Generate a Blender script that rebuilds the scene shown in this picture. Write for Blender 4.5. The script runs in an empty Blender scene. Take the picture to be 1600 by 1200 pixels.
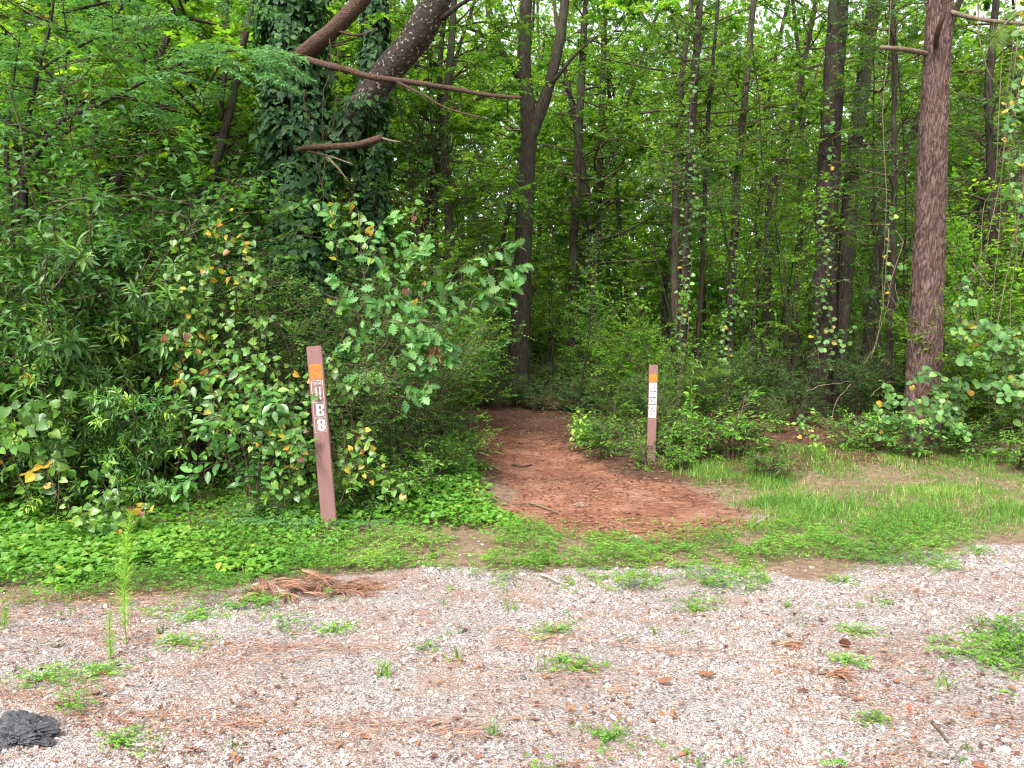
import bpy, math, random
import numpy as np
from mathutils import Matrix, Vector

# ------------------------------------------------------------------ camera, sky, sun, exposure
S = bpy.context.scene
COL = S.collection
CAMZ, PITCH, FPX = 1.55, math.radians(1.9), 1186.0
cam_d = bpy.data.cameras.new('camera'); cam = bpy.data.objects.new('camera', cam_d); COL.objects.link(cam)
cam_d.sensor_width = 36.0; cam_d.lens = 36.0 * FPX / 1600.0; cam_d.clip_start = 0.05; cam_d.clip_end = 2000
cam.location = (0, 0, CAMZ); cam.rotation_euler = (math.pi / 2 - PITCH, 0, 0)
S.camera = cam

SUN_EL, SUN_AZ = math.radians(50), math.radians(205)      # azimuth measured clockwise from +Y: behind the camera, a little to the left
W = bpy.data.worlds.new('World'); S.world = W; W.use_nodes = True
wn = W.node_tree; wn.nodes.clear()
sky = wn.nodes.new('ShaderNodeTexSky'); sky.sky_type = 'NISHITA'; sky.sun_disc = False
sky.sun_elevation = SUN_EL; sky.sun_rotation = SUN_AZ; sky.air_density = 1.0; sky.dust_density = 4.0; sky.ozone_density = 1.0
hs = wn.nodes.new('ShaderNodeHueSaturation'); hs.inputs['Saturation'].default_value = 0.22   # an overcast, nearly white sky
bg = wn.nodes.new('ShaderNodeBackground'); bg.inputs['Strength'].default_value = 0.15
wo = wn.nodes.new('ShaderNodeOutputWorld')
wn.links.new(sky.outputs[0], hs.inputs['Color']); wn.links.new(hs.outputs[0], bg.inputs[0]); wn.links.new(bg.outputs[0], wo.inputs[0])
sun_d = bpy.data.lights.new('sun', 'SUN'); sun_d.energy = 1.5; sun_d.angle = math.radians(12); sun_d.color = (1.0, 0.95, 0.88)
sun = bpy.data.objects.new('sun', sun_d); COL.objects.link(sun)
sdir = Vector((math.sin(SUN_AZ) * math.cos(SUN_EL), math.cos(SUN_AZ) * math.cos(SUN_EL), math.sin(SUN_EL)))
sun.rotation_euler = sdir.to_track_quat('Z', 'Y').to_euler(); sun.location = sdir * 60
vs = S.view_settings; vs.view_transform = 'Standard'; vs.look = 'None'; vs.exposure = 1.8; vs.gamma = 1.0; vs.use_curve_mapping = False
S.render.engine = 'CYCLES'
cy = S.cycles; cy.max_bounces = 6; cy.diffuse_bounces = 4; cy.glossy_bounces = 1; cy.transmission_bounces = 4; cy.transparent_max_bounces = 2; cy.filter_width = 1.2
cy.use_denoising = True; cy.caustics_reflective = False; cy.caustics_refractive = False; cy.sample_clamp_indirect = 6.0

# ------------------------------------------------------------------ small maths
R_ = np.random.default_rng
UP = np.array((0., 0., 1.))
def nrm(a):
    a = np.asarray(a, float)
    return a / np.maximum(np.linalg.norm(a, axis=-1, keepdims=True), 1e-9)
_F = np.array((0, math.cos(PITCH), -math.sin(PITCH))); _U = np.array((0, math.sin(PITCH), math.cos(PITCH)))
def at(px, py, D):
    """A point of the place, from where it shows in the photograph and how far away it stands."""
    return np.array((0, 0, CAMZ)) + D * (_F + np.array(((px - 800) / FPX, 0, 0)) - (py - 600) / FPX * _U)
def xat(px, D): return (px - 800) / FPX * D
_tab = R_(7).random((256, 256))
def vnoise(x, y, s=1.0, seed=0):
    x = np.asarray(x, float) * s + seed * 17.31; y = np.asarray(y, float) * s + seed * 9.77
    i = np.floor(x).astype(int); j = np.floor(y).astype(int); u = x - i; v = y - j
    u = u * u * (3 - 2 * u); v = v * v * (3 - 2 * v)
    g = lambda a, b: _tab[a & 255, b & 255]
    return (g(i, j) * (1 - u) + g(i + 1, j) * u) * (1 - v) + (g(i, j + 1) * (1 - u) + g(i + 1, j + 1) * u) * v
def fbm(x, y, s=1.0, seed=0): return .55 * vnoise(x, y, s, seed) + .3 * vnoise(x, y, 2.1 * s, seed + 3) + .15 * vnoise(x, y, 4.3 * s, seed + 5)
def sst(a, b, x):
    t = np.clip((np.asarray(x, float) - a) / (b - a), 0, 1); return t * t * (3 - 2 * t)

# ------------------------------------------------------------------ the lie of the land
GE_X = [-30, -10, -3.1, -2.5, -1.9, -1.08, -.48, -.09, .46, 1.87, 2.81, 3.7, 4.45, 12, 40]
GE_Y = [4.2, 4.3, 4.65, 4.95, 5.0, 5.3, 5.6, 5.4, 5.45, 5.55, 5.55, 6.2, 6.5, 6.9, 7.2]
def gravel_edge(x): return np.interp(x, GE_X, GE_Y)
TY = [6.3, 6.8, 7.1, 7.6, 8.7, 9.8, 11.3, 13.2, 15.0, 16, 17.5, 18.5]
TL = [.5, .35, .3, .0, -.04, -.18, -.38, -.72, -1.2, -2.4, -6, -9]
TR = [1.2, 1.9, 2.15, 2.2, 2.2, 1.55, .98, .85, 1.0, .6, -.8, -3]
def trail_w(x, y):
    l = np.interp(y, TY, TL); r = np.interp(y, TY, TR)
    n = (fbm(x, y, 1.6, 2) - .5) * .5
    m = np.minimum(sst(-.22, .22, x - l + n), sst(-.5, .45, r - x + n * 1.4))
    m = m * sst(6.2, 6.8, y + n) * (1 - sst(15.4, 16.2, y))
    m2 = sst(14.2, 14.7, y + n) * (1 - sst(15.8, 16.4, y + n)) * sst(-16, -14, x) * (1 - sst(.0, .8, x))
    return np.maximum(m, m2)
def gravel_w(x, y):
    n = (fbm(x, y, 1.3, 4) - .5) * .7
    g = 1 - sst(-.18, .22, y - gravel_edge(x) + n)
    p = sst(.55, 0, np.hypot((x - 2.45) / .7, (y - 7.45) / .35))        # the small pale patch at the mouth of the trail
    return np.maximum(g, .8 * p)
def H(x, y):
    x = np.asarray(x, float); y = np.asarray(y, float)
    h = .05 * np.maximum(y - 9, 0) * (y < 24) + (y >= 24) * (.75 + .04 * (y - 24))
    h = np.where(y > 60, 2.19 + .05 * (y - 60), h); h = np.minimum(h, 9)
    tr = trail_w(x, y)
    bank = sst(6.3, 8.6, y) * sst(.3, -1.6, x) * .16 + sst(8.5, 11, y) * sst(1.6, 3.2, x) * .14
    off = sst(5.0, 8.5, y)
    h = h + bank - .10 * tr * sst(8, 11, y) + off * (fbm(x, y, .45, 9) - .5) * .16
    h = h - .022 * sst(.45, .7, vnoise(x * .35 + 3, y + .12 * x, 1.6, 13)) * (y < 6) + (vnoise(x, y, .6, 1) - .5) * .05 + (fbm(x, y, 2.5, 6) - .5) * .03 + (vnoise(x, y, 9, 8) - .5) * .012
    return h
def ground_pt(px, D, dz=0.0):
    x = xat(px, D); return np.array((x, D, float(H(x, D)) + dz))

def spot(px, D, near=18, far=27):
    """Where a thing stands, said by what one can find beside it."""
    B = [(120, 'behind the tallest glossy shrub'), (260, 'behind the feathery fronds'), (400, 'behind the tall brier'), (540, 'behind the big ivy-clad trunk'), (640, 'behind the narrower ivy-clad trunk'), (770, 'behind the oak sapling'), (860, 'around the forked tree'), (960, 'beside the straight grey trunk'), (1050, 'above the short post'), (1120, 'by the vine-twisted trunk'), (1220, 'by the slender curving trunk'), (1350, 'behind the leaning pair of trunks'), (1420, 'before the reddish pine'), (1500, 'behind the reddish pine'), (9e9, 'beyond the hanging vines')]
    w = next(t for b, t in B if px < b); return w + (', standing close' if D < near else ', standing farther back' if D < far else ', farthest back')

# ------------------------------------------------------------------ mesh gathering
class Geo:
    """Gathers triangles of ONE mesh."""
    def __init__(s): s.v = []; s.f = []; s.t = []; s.m = []; s.n = 0; s.sm = []
    def add(s, v, f, tint=.5, mat=0, smooth=True):
        v = np.asarray(v, float).reshape(-1, 3); f = np.asarray(f, np.int64).reshape(-1, 3)
        if len(v) == 0: return s
        s.v.append(v); s.f.append(f + s.n); s.n += len(v)
        s.t.append(np.broadcast_to(np.asarray(tint, float), (len(v),))); s.m.append(np.full(len(f), mat)); s.sm.append(np.full(len(f), smooth))
        return s
    def mesh(s, name, mats):
        me = bpy.data.meshes.new(name)
        v = np.concatenate(s.v); f = np.concatenate(s.f); t = np.concatenate(s.t); m = np.concatenate(s.m); sm = np.concatenate(s.sm)
        me.vertices.add(len(v)); me.vertices.foreach_set('co', v.astype(np.float32).ravel())
        me.loops.add(3 * len(f)); me.loops.foreach_set('vertex_index', f.astype(np.int32).ravel())
        me.polygons.add(len(f)); me.polygons.foreach_set('loop_start', np.arange(0, 3 * len(f), 3, dtype=np.int32))
        for x in (mats if isinstance(mats, (list, tuple)) else [mats]): me.materials.append(x)
        me.polygons.foreach_set('material_index', m.astype(np.int32)); me.polygons.foreach_set('use_smooth', sm.astype(bool))
        a = me.attributes.new('tint', 'FLOAT', 'POINT'); a.data.foreach_set('value', t.astype(np.float32))
        me.update(calc_edges=True); me.validate(verbose=False)
        return me
def put(name, me, parent=None, loc=None, kind=None):
    o = bpy.data.objects.new(name, me); COL.objects.link(o)
    if parent is not None: o.parent = parent
    if loc is not None: o.location = loc
    if kind: o['kind'] = kind
    return o
def tag(o, label, cat=None, group=None, kind=None):
    o['label'] = label
    if cat: o['category'] = cat
    if group: o['group'] = group
    if kind: o['kind'] = kind
    return o
def empty(name, loc=(0, 0, 0), rz=0, sc=1.0):
    o = bpy.data.objects.new(name, None); COL.objects.link(o); o.empty_display_size = .2
    o.location = [float(c) for c in loc]; o.rotation_euler = (0, 0, rz); o.scale = (sc, sc, sc) if np.isscalar(sc) else sc
    return o
def tube(pts, rad, sides=8, rng=None, rough=0.0, cap=True):
    """A limb: rings round a polyline."""
    pts = np.asarray(pts, float); n = len(pts); rad = np.broadcast_to(np.asarray(rad, float), (n,))
    T = np.gradient(pts, axis=0); T = nrm(T)
    ref = np.array((1., 0, 0)) if abs(T[:, 2]).mean() > .5 else UP
    A = nrm(np.cross(T, ref)); B = np.cross(T, A)
    th = np.linspace(0, 2 * math.pi, sides, endpoint=False)
    r = rad[:, None] * (1 + (rng.normal(0, rough, (n, sides)) if rng is not None and rough else 0))
    v = pts[:, None] + r[..., None] * (np.cos(th)[None, :, None] * A[:, None] + np.sin(th)[None, :, None] * B[:, None])
    v = v.reshape(-1, 3); f = []
    i = np.arange(n - 1)[:, None] * sides; k = np.arange(sides)[None]; k2 = (k + 1) % sides
    f = np.concatenate([np.stack([i + k, i + k2, i + sides + k2], -1).reshape(-1, 3), np.stack([i + k, i + sides + k2, i + sides + k], -1).reshape(-1, 3)])
    if cap:
        v = np.concatenate([v, pts[-1:], pts[:1]]); c = n * sides; kk = np.arange(sides); k3 = (kk + 1) % sides; o = (n - 1) * sides
        f = np.concatenate([f, np.stack([o + kk, o + k3, np.full(sides, c)], -1), np.stack([k3, kk, np.full(sides, c + 1)], -1)])
    return v, f
def smooth_line(P, n):
    """Catmull-Rom through the given points."""
    P = np.asarray(P, float); Q = np.concatenate([2 * P[:1] - P[1:2], P, 2 * P[-1:] - P[-2:-1]])
    out = []
    u = np.linspace(0, len(P) - 1 - 1e-6, n)
    for a in u:
        i = int(a); t = a - i; p0, p1, p2, p3 = Q[i:i + 4]
        out.append(.5 * (2 * p1 + (p2 - p0) * t + (2 * p0 - 5 * p1 + 4 * p2 - p3) * t * t + (3 * p1 - p0 - 3 * p2 + p3) * t ** 3))
    return np.array(out)
def walk(rng, p, d, L, n, wob=.2, grav=0.0):
    P = [np.asarray(p, float)]; d = nrm(d)
    for _ in range(n):
        d = nrm(d + rng.normal(0, wob, 3) + (0, 0, grav)); P.append(P[-1] + d * L / n)
    return np.array(P)
def sticks(B, E, r0, r1):
    """Many straight thin twigs, three-sided."""
    B = np.asarray(B, float); E = np.asarray(E, float); n = len(B)
    T = nrm(E - B); A = nrm(np.cross(T, np.array((.31, .87, .38)))); C = np.cross(T, A)
    r0 = np.broadcast_to(r0, (n,)); r1 = np.broadcast_to(r1, (n,)); V = []
    for k in range(3):
        a = 2 * math.pi * k / 3; V.append(B + r0[:, None] * (math.cos(a) * A + math.sin(a) * C))
    for k in range(3):
        a = 2 * math.pi * k / 3; V.append(E + r1[:, None] * (math.cos(a) * A + math.sin(a) * C))
    v = np.stack(V, 1).reshape(-1, 3)
    f = np.array([(0, 1, 4), (0, 4, 3), (1, 2, 5), (1, 5, 4), (2, 0, 3), (2, 3, 5)])
    return v, (np.arange(n)[:, None, None] * 6 + f).reshape(-1, 3)

# ------------------------------------------------------------------ leaf shapes: (x along the leaf 0..1, y half width as a share of the leaf's width, z)
def half_leaf(prof, fold=.25, curl=.12):
    V = []; F = []
    n = len(prof)
    for x, y in prof: V += [(max(x, 0) if y else x, 0, -curl * x * x), (x, y, fold * abs(y) * .4 - curl * x * x), (x, -y, fold * abs(y) * .4 - curl * x * x)]
    V = np.array(V)
    for i in range(n - 1):
        a, b = 3 * i, 3 * i + 3
        F += [(a, b, b + 1), (a, b + 1, a + 1), (a, b + 2, b), (a, a + 2, b + 2)]
    keep = []
    for t in F:
        p = V[list(t)]
        if np.linalg.norm(np.cross(p[1] - p[0], p[2] - p[0])) > 1e-6: keep.append(t)
    return V, np.array(keep)
def diamond(w=.4, fold=.25, curl=.1):
    V = np.array([(0, 0, 0), (w, .5, fold * .2), (w, -.5, fold * .2), (1, 0, -curl), (w, 0, 0)]); F = np.array([(0, 4, 1), (0, 2, 4), (4, 3, 1), (4, 2, 3)]); return V, F
LEAF = {
    'cheap': (np.array([(0, 0, 0), (.42, .5, .05), (.42, -.5, .05), (1, 0, -.1)]), np.array([(0, 2, 3), (0, 3, 1)])),
    'simple': diamond(),
    'ovate': half_leaf([(0, 0), (.12, .3), (.38, .5), (.7, .34), (1, 0)]),
    'lance': half_leaf([(0, 0), (.2, .32), (.5, .5), (.78, .3), (1, 0)], .3, .2),
    'heart': half_leaf([(.02, 0), (-.12, .22), (-.05, .42), (.2, .52), (.5, .44), (.8, .18), (1, 0)], .35, .15),
    'round': half_leaf([(.02, 0), (-.1, .2), (-.02, .42), (.3, .56), (.62, .46), (.86, .2), (.97, 0)], .3, .12),
    'oak': half_leaf([(-.14, .012), (.06, .05), (.16, .16), (.24, .36), (.31, .17), (.42, .5), (.52, .2), (.62, .5), (.71, .22), (.81, .34), (.88, .16), (.97, .1), (1, 0)], .3, .14),
    'ivy': half_leaf([(0, 0), (-.14, .2), (.02, .5), (.24, .3), (.42, .48), (.6, .2), (1, 0)], .2, .1),
    'ivy_s': (np.array([(.12, 0, .02), (-.12, .22, .03), (.05, .5, .05), (.45, .34, .0), (1, 0, -.1), (.45, -.34, .0), (.05, -.5, .05), (-.12, -.22, .03)]), np.array([(0, 2, 1), (0, 3, 2), (0, 4, 3), (0, 5, 4), (0, 6, 5), (0, 7, 6), (0, 1, 7)])),
    'star': half_leaf([(0, 0), (-.05, .1), (-.05, .45), (.2, .22), (.5, .58), (.55, .2), (1, 0)], .2, .1),
}
def leaves(geo, shape, A, tint, mat=0):
    """Many leaves into one mesh. A = (P, X, Z, L, W)."""
    P, X, Z, L, Wd = A
    if len(P) == 0: return
    V, F = LEAF[shape]; Y = np.cross(Z, X)
    v = P[:, None] + (L[:, None] * V[None, :, 0])[..., None] * X[:, None] + (Wd[:, None] * V[None, :, 1])[..., None] * Y[:, None] + (L[:, None] * V[None, :, 2])[..., None] * Z[:, None]
    f = (np.arange(len(P))[:, None, None] * len(V) + F).reshape(-1, 3)
    geo.add(v.reshape(-1, 3), f, np.repeat(tint, len(V)), mat, False)
def frame(X, Z):
    X = nrm(X); Z = Z - (Z * X).sum(-1, keepdims=True) * X; return X, nrm(Z)
def twig_leaves(rng, B, D, LEN, n, L, Wd, ang=(40, 75), droop=.15, jit=.3, upk=1.0, face=(0, 0, 0), opp=False, t0=.15, whorl=False):
    """Leaves along many twigs: bases B, directions D, lengths LEN, n leaves each."""
    B = np.asarray(B, float); D = nrm(D); M = len(B); LEN = np.broadcast_to(LEN, (M,))
    t = np.linspace(t0, 1, n) if not opp else np.repeat(np.linspace(t0, 1, (n + 1) // 2), 2)[:n]
    t = np.broadcast_to(t, (M, n)) + rng.normal(0, .04, (M, n))
    side = np.where(np.arange(n) % 2 == 0, 1., -1.)[None] * np.ones((M, 1))
    S_ = np.cross(D, UP + rng.normal(0, .25, (M, 3))); S_ = nrm(S_); N_ = np.cross(S_, D)
    a = np.radians(rng.uniform(ang[0], ang[1], (M, n))); a[:, -1] *= .25
    if whorl:
        ph = rng.uniform(0, 2 * math.pi, (M, 1)) + np.arange(n)[None] * 2.399
        lat = np.cos(ph)[..., None] * S_[:, None] + np.sin(ph)[..., None] * N_[:, None]
        X = np.cos(a)[..., None] * D[:, None] + np.sin(a)[..., None] * lat
    else:
        X = np.cos(a)[..., None] * D[:, None] + (side * np.sin(a))[..., None] * S_[:, None]
    X = X + rng.normal(0, jit * .5, (M, n, 3)); X[..., 2] -= droop
    P = B[:, None] + (t * LEN[:, None])[..., None] * D[:, None]; P[..., 2] -= .12 * droop * LEN[:, None] * t ** 2
    Z = upk * UP + rng.normal(0, jit, (M, n, 3)) + np.asarray(face)
    if whorl: Z = Z + .8 * D[:, None]
    X, Z = frame(X, Z)
    l = L * rng.uniform(.65, 1.2, (M, n)); w = Wd * l / L * rng.uniform(.85, 1.15, (M, n))
    P = P + X * (l * .08)[..., None]
    return tuple(q.reshape(-1, 3) if q.ndim == 3 else q.ravel() for q in (P, X, Z, l, w))
def cat(*As): return tuple(np.concatenate(q) for q in zip(*As))
def sel(A, m): return tuple(q[m] for q in A)
def tints(rng, n, lo=.0, hi=.7, odd=0.0, odd_lo=.8):
    t = rng.uniform(lo, hi, n); k = rng.random(n) < odd; t[k] = rng.uniform(odd_lo, 1, k.sum()); return t
def blades(rng, P, length, width, lean=.5, seg=3, flat=False, curve=.5):
    """Grass blades or needles: tapering ribbons from P."""
    n = len(P); az = rng.uniform(0, 2 * math.pi, n); out = np.stack([np.cos(az), np.sin(az), np.zeros(n)], 1); side = np.stack([-np.sin(az), np.cos(az), np.zeros(n)], 1)
    le = rng.uniform(.15, 1, n) * lean
    L_ = np.broadcast_to(length, (n,)) * rng.uniform(.6, 1.25, n); w = np.broadcast_to(width, (n,))
    V = []
    for i in range(seg + 1):
        t = i / seg; ww = w * (1 - t ** 1.5) * .5
        c = P + L_[:, None] * (t * (1 - le * .35)[:, None] * UP * (1 - .45 * curve * (le * t)[:, None]) + ((le * (t * .35 + curve * t * t))[:, None] * out))
        if i < seg: V += [c + ww[:, None] * side, c - ww[:, None] * side]
        else: V += [c]
    v = np.stack(V, 1); F = []
    for i in range(seg - 1): F += [(2 * i, 2 * i + 1, 2 * i + 3), (2 * i, 2 * i + 3, 2 * i + 2)]
    F += [(2 * seg - 2, 2 * seg - 1, 2 * seg)]
    return v.reshape(-1, 3), (np.arange(n)[:, None, None] * v.shape[1] + np.array(F)).reshape(-1, 3), v.shape[1]
def straws(rng, P, L, w, az, tilt=.06, bend=.12):
    """Needles lying about: thin two-piece ribbons."""
    n = len(P); d = np.stack([np.cos(az), np.sin(az), rng.normal(0, tilt, n)], 1); d = nrm(d); s = np.stack([-np.sin(az), np.cos(az), np.zeros(n)], 1)
    b = rng.normal(0, bend, n); L = np.broadcast_to(L, (n,)) * rng.uniform(.5, 1.2, n); w = np.broadcast_to(w, (n,)); u = rng.normal(0, .5, n)
    sw = nrm(s + UP * u[:, None])
    m = P + d * (L * .5)[:, None] + s * (L * b)[:, None]; e = P + d * L[:, None]
    v = np.stack([P + sw * w[:, None] * .5, P - sw * w[:, None] * .5, m + sw * w[:, None] * .5, m - sw * w[:, None] * .5, e], 1)
    F = np.array([(0, 1, 3), (0, 3, 2), (2, 3, 4)])
    return v.reshape(-1, 3), (np.arange(n)[:, None, None] * 5 + F).reshape(-1, 3)

# ------------------------------------------------------------------ materials
def new_mat(name):
    m = bpy.data.materials.new(name); m.use_nodes = True; nt = m.node_tree; nt.nodes.clear()
    out = nt.nodes.new('ShaderNodeOutputMaterial'); return m, nt, out
def N(nt, t, **kw):
    n = nt.nodes.new(t)
    for k, v in kw.items():
        if hasattr(n, k): setattr(n, k, v)
        else: n.inputs[k].default_value = v
    return n
def ramp(nt, stops, fac=None, interp='LINEAR'):
    r = nt.nodes.new('ShaderNodeValToRGB'); cr = r.color_ramp; cr.interpolation = interp
    while len(cr.elements) > 1: cr.elements.remove(cr.elements[-1])
    cr.elements[0].position = stops[0][0]; cr.elements[0].color = (*stops[0][1], 1)
    for p, c in stops[1:]:
        e = cr.elements.new(p); e.color = (*c, 1)
    if fac is not None: nt.links.new(fac, r.inputs[0])
    return r
def leaf_mat(name, stops, trans=.4, rough=.42, spec=.35, tr_gain=(1.5, 1.55, .7)):
    m, nt, out = new_mat(name)
    a = N(nt, 'ShaderNodeAttribute', attribute_name='tint')
    r = ramp(nt, stops, a.outputs['Fac'])
    tc = N(nt, 'ShaderNodeTexCoord'); nz = N(nt, 'ShaderNodeTexNoise', Scale=38.0, Detail=3.0); nt.links.new(tc.outputs['Object'], nz.inputs['Vector'])
    mr = N(nt, 'ShaderNodeMapRange'); mr.inputs[1].default_value = .3; mr.inputs[2].default_value = .7; mr.inputs[3].default_value = .72; mr.inputs[4].default_value = 1.22
    nt.links.new(nz.outputs[0], mr.inputs[0])
    mx = N(nt, 'ShaderNodeMix', data_type='RGBA', blend_type='MULTIPLY'); mx.inputs[0].default_value = 1
    oi = N(nt, 'ShaderNodeObjectInfo'); ov = N(nt, 'ShaderNodeMapRange'); ov.inputs[3].default_value = .72; ov.inputs[4].default_value = 1.28; nt.links.new(oi.outputs['Random'], ov.inputs[0])
    om = N(nt, 'ShaderNodeMath', operation='MULTIPLY'); nt.links.new(mr.outputs[0], om.inputs[0]); nt.links.new(ov.outputs[0], om.inputs[1])
    nt.links.new(r.outputs[0], mx.inputs[6]); nt.links.new(om.outputs[0], mx.inputs[7])
    p = N(nt, 'ShaderNodeBsdfPrincipled', Roughness=rough); p.inputs['Specular IOR Level'].default_value = spec
    nt.links.new(mx.outputs[2], p.inputs['Base Color'])
    t = N(nt, 'ShaderNodeBsdfTranslucent'); g = N(nt, 'ShaderNodeMix', data_type='RGBA', blend_type='MULTIPLY'); g.inputs[0].default_value = 1; g.inputs[7].default_value = (*tr_gain, 1)
    nt.links.new(mx.outputs[2], g.inputs[6]); nt.links.new(g.outputs[2], t.inputs[0])
    s = N(nt, 'ShaderNodeMixShader'); s.inputs[0].default_value = trans
    nt.links.new(p.outputs[0], s.inputs[1]); nt.links.new(t.outputs[0], s.inputs[2]); nt.links.new(s.outputs[0], out.inputs[0])
    return m
def bark_mat(name, stops, scale=(6, 6, 1.2), bump=.6, rough=.9, spots=None):
    m, nt, out = new_mat(name)
    tc = N(nt, 'ShaderNodeTexCoord'); mp = N(nt, 'ShaderNodeMapping'); mp.inputs['Scale'].default_value = scale
    nt.links.new(tc.outputs['Object'], mp.inputs[0])
    nz = N(nt, 'ShaderNodeTexNoise', Scale=5.0, Detail=6.0, Roughness=.65); nt.links.new(mp.outputs[0], nz.inputs['Vector'])
    r = ramp(nt, stops, nz.outputs[0]); col = r.outputs[0]
    if spots:
        n2 = N(nt, 'ShaderNodeTexNoise', Scale=spots[1], Detail=5.0); nt.links.new(tc.outputs['Object'], n2.inputs['Vector'])
        r2 = ramp(nt, [(spots[2], (0, 0, 0)), (spots[2] + .07, (1, 1, 1))], n2.outputs[0])
        mx = N(nt, 'ShaderNodeMix', data_type='RGBA'); nt.links.new(r2.outputs[0], mx.inputs[0]); nt.links.new(col, mx.inputs[6]); mx.inputs[7].default_value = (*spots[0], 1); col = mx.outputs[2]
    b = N(nt, 'ShaderNodeBump', Strength=bump, Distance=.05); nt.links.new(nz.outputs[0], b.inputs['Height'])
    p = N(nt, 'ShaderNodeBsdfPrincipled', Roughness=rough); p.inputs['Specular IOR Level'].default_value = .2
    nt.links.new(col, p.inputs['Base Color']); nt.links.new(b.outputs[0], p.inputs['Normal']); nt.links.new(p.outputs[0], out.inputs[0])
    return m
def tint_mat(name, stops, rough=.85, nscale=60.0, bump=.0, spec=.25, trans=0.0):
    m, nt, out = new_mat(name)
    a = N(nt, 'ShaderNodeAttribute', attribute_name='tint'); r = ramp(nt, stops, a.outputs['Fac'])
    tc = N(nt, 'ShaderNodeTexCoord'); nz = N(nt, 'ShaderNodeTexNoise', Scale=nscale, Detail=4.0); nt.links.new(tc.outputs['Object'], nz.inputs['Vector'])
    mr = N(nt, 'ShaderNodeMapRange'); mr.inputs[1].default_value = .3; mr.inputs[2].default_value = .7; mr.inputs[3].default_value = .7; mr.inputs[4].default_value = 1.25
    nt.links.new(nz.outputs[0], mr.inputs[0])
    mx = N(nt, 'ShaderNodeMix', data_type='RGBA', blend_type='MULTIPLY'); mx.inputs[0].default_value = 1
    nt.links.new(r.outputs[0], mx.inputs[6]); nt.links.new(mr.outputs[0], mx.inputs[7])
    p = N(nt, 'ShaderNodeBsdfPrincipled', Roughness=rough); p.inputs['Specular IOR Level'].default_value = spec
    nt.links.new(mx.outputs[2], p.inputs['Base Color'])
    if bump:
        b = N(nt, 'ShaderNodeBump', Strength=bump, Distance=.01); nt.links.new(nz.outputs[0], b.inputs['Height']); nt.links.new(b.outputs[0], p.inputs['Normal'])
    if trans:
        t = N(nt, 'ShaderNodeBsdfTranslucent'); nt.links.new(mx.outputs[2], t.inputs[0]); s = N(nt, 'ShaderNodeMixShader'); s.inputs[0].default_value = trans
        nt.links.new(p.outputs[0], s.inputs[1]); nt.links.new(t.outputs[0], s.inputs[2]); nt.links.new(s.outputs[0], out.inputs[0])
    else: nt.links.new(p.outputs[0], out.inputs[0])
    return m
YEL = [(.80, (.30, .30, .03)), (.88, (.50, .38, .04)), (.95, (.45, .20, .03)), (1.0, (.16, .06, .03))]
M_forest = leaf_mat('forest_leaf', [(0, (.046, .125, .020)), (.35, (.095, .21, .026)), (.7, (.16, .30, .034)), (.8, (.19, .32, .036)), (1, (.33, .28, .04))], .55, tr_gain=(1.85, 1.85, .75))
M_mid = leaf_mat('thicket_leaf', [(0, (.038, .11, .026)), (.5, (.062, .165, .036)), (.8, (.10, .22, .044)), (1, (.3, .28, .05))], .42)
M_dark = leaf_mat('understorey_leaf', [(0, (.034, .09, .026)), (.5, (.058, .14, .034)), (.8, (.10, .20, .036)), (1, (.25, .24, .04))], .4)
M_privet = leaf_mat('small_leaf', [(0, (.055, .15, .036)), (.4, (.095, .22, .046)), (.75, (.16, .30, .055))] + YEL, .4)
M_laurel = leaf_mat('long_leaf', [(0, (.05, .135, .03)), (.5, (.085, .205, .038)), (.72, (.145, .28, .042)), (.86, (.26, .42, .05)), (1, (.30, .46, .06))], .32, .35, .45)
M_brier = leaf_mat('brier_leaf', [(0, (.06, .15, .025)), (.45, (.10, .22, .03)), (.75, (.20, .34, .05))] + YEL, .36, .38, .45)
M_cherry = leaf_mat('elliptic_leaf', [(0, (.055, .155, .035)), (.5, (.075, .20, .04)), (.8, (.12, .27, .05)), (1, (.3, .36, .06))], .34, .35, .45)
M_oak = leaf_mat('oak_leaf', [(0, (.055, .155, .038)), (.5, (.085, .21, .05)), (.8, (.12, .255, .065)), (1, (.3, .36, .08))], .34, .45, .35)
M_ivy = leaf_mat('ivy_leaf', [(0, (.02, .058, .022)), (.5, (.032, .085, .03)), (1, (.06, .135, .03))], .25, .55, .2)
M_frond = leaf_mat('frond_leaflet', [(0, (.055, .15, .06)), (.5, (.09, .21, .085)), (1, (.14, .28, .11))], .34, .5, .3)
M_cover = leaf_mat('ground_cover_leaf', [(0, (.05, .15, .022)), (.5, (.10, .25, .026)), (.8, (.17, .34, .045)), (1, (.34, .38, .05))], .34, .45, .3)
M_clover = leaf_mat('clover_leaf', [(0, (.075, .215, .03)), (.5, (.145, .34, .042)), (1, (.26, .46, .06))], .34, .5, .25)
M_grass = leaf_mat('grass_blade', [(0, (.055, .15, .022)), (.5, (.105, .23, .032)), (.8, (.16, .285, .042)), (.9, (.32, .32, .10)), (1, (.42, .36, .18))], .34, .5, .25)
M_vine_r = leaf_mat('round_leaf', [(0, (.06, .16, .04)), (.5, (.10, .23, .055)), (.8, (.17, .31, .07)), (.9, (.42, .36, .05)), (1, (.42, .25, .04))], .36, .42, .4)
M_weed = leaf_mat('weed_leaf', [(0, (.08, .22, .035)), (.5, (.13, .30, .04)), (1, (.24, .42, .05))], .38)
M_fennel = leaf_mat('fennel_thread', [(0, (.24, .40, .05)), (1, (.36, .52, .08))], .45)
M_pneedle = leaf_mat('green_needle', [(0, (.18, .31, .06)), (1, (.30, .42, .10))], .3, .4, .4)
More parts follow.
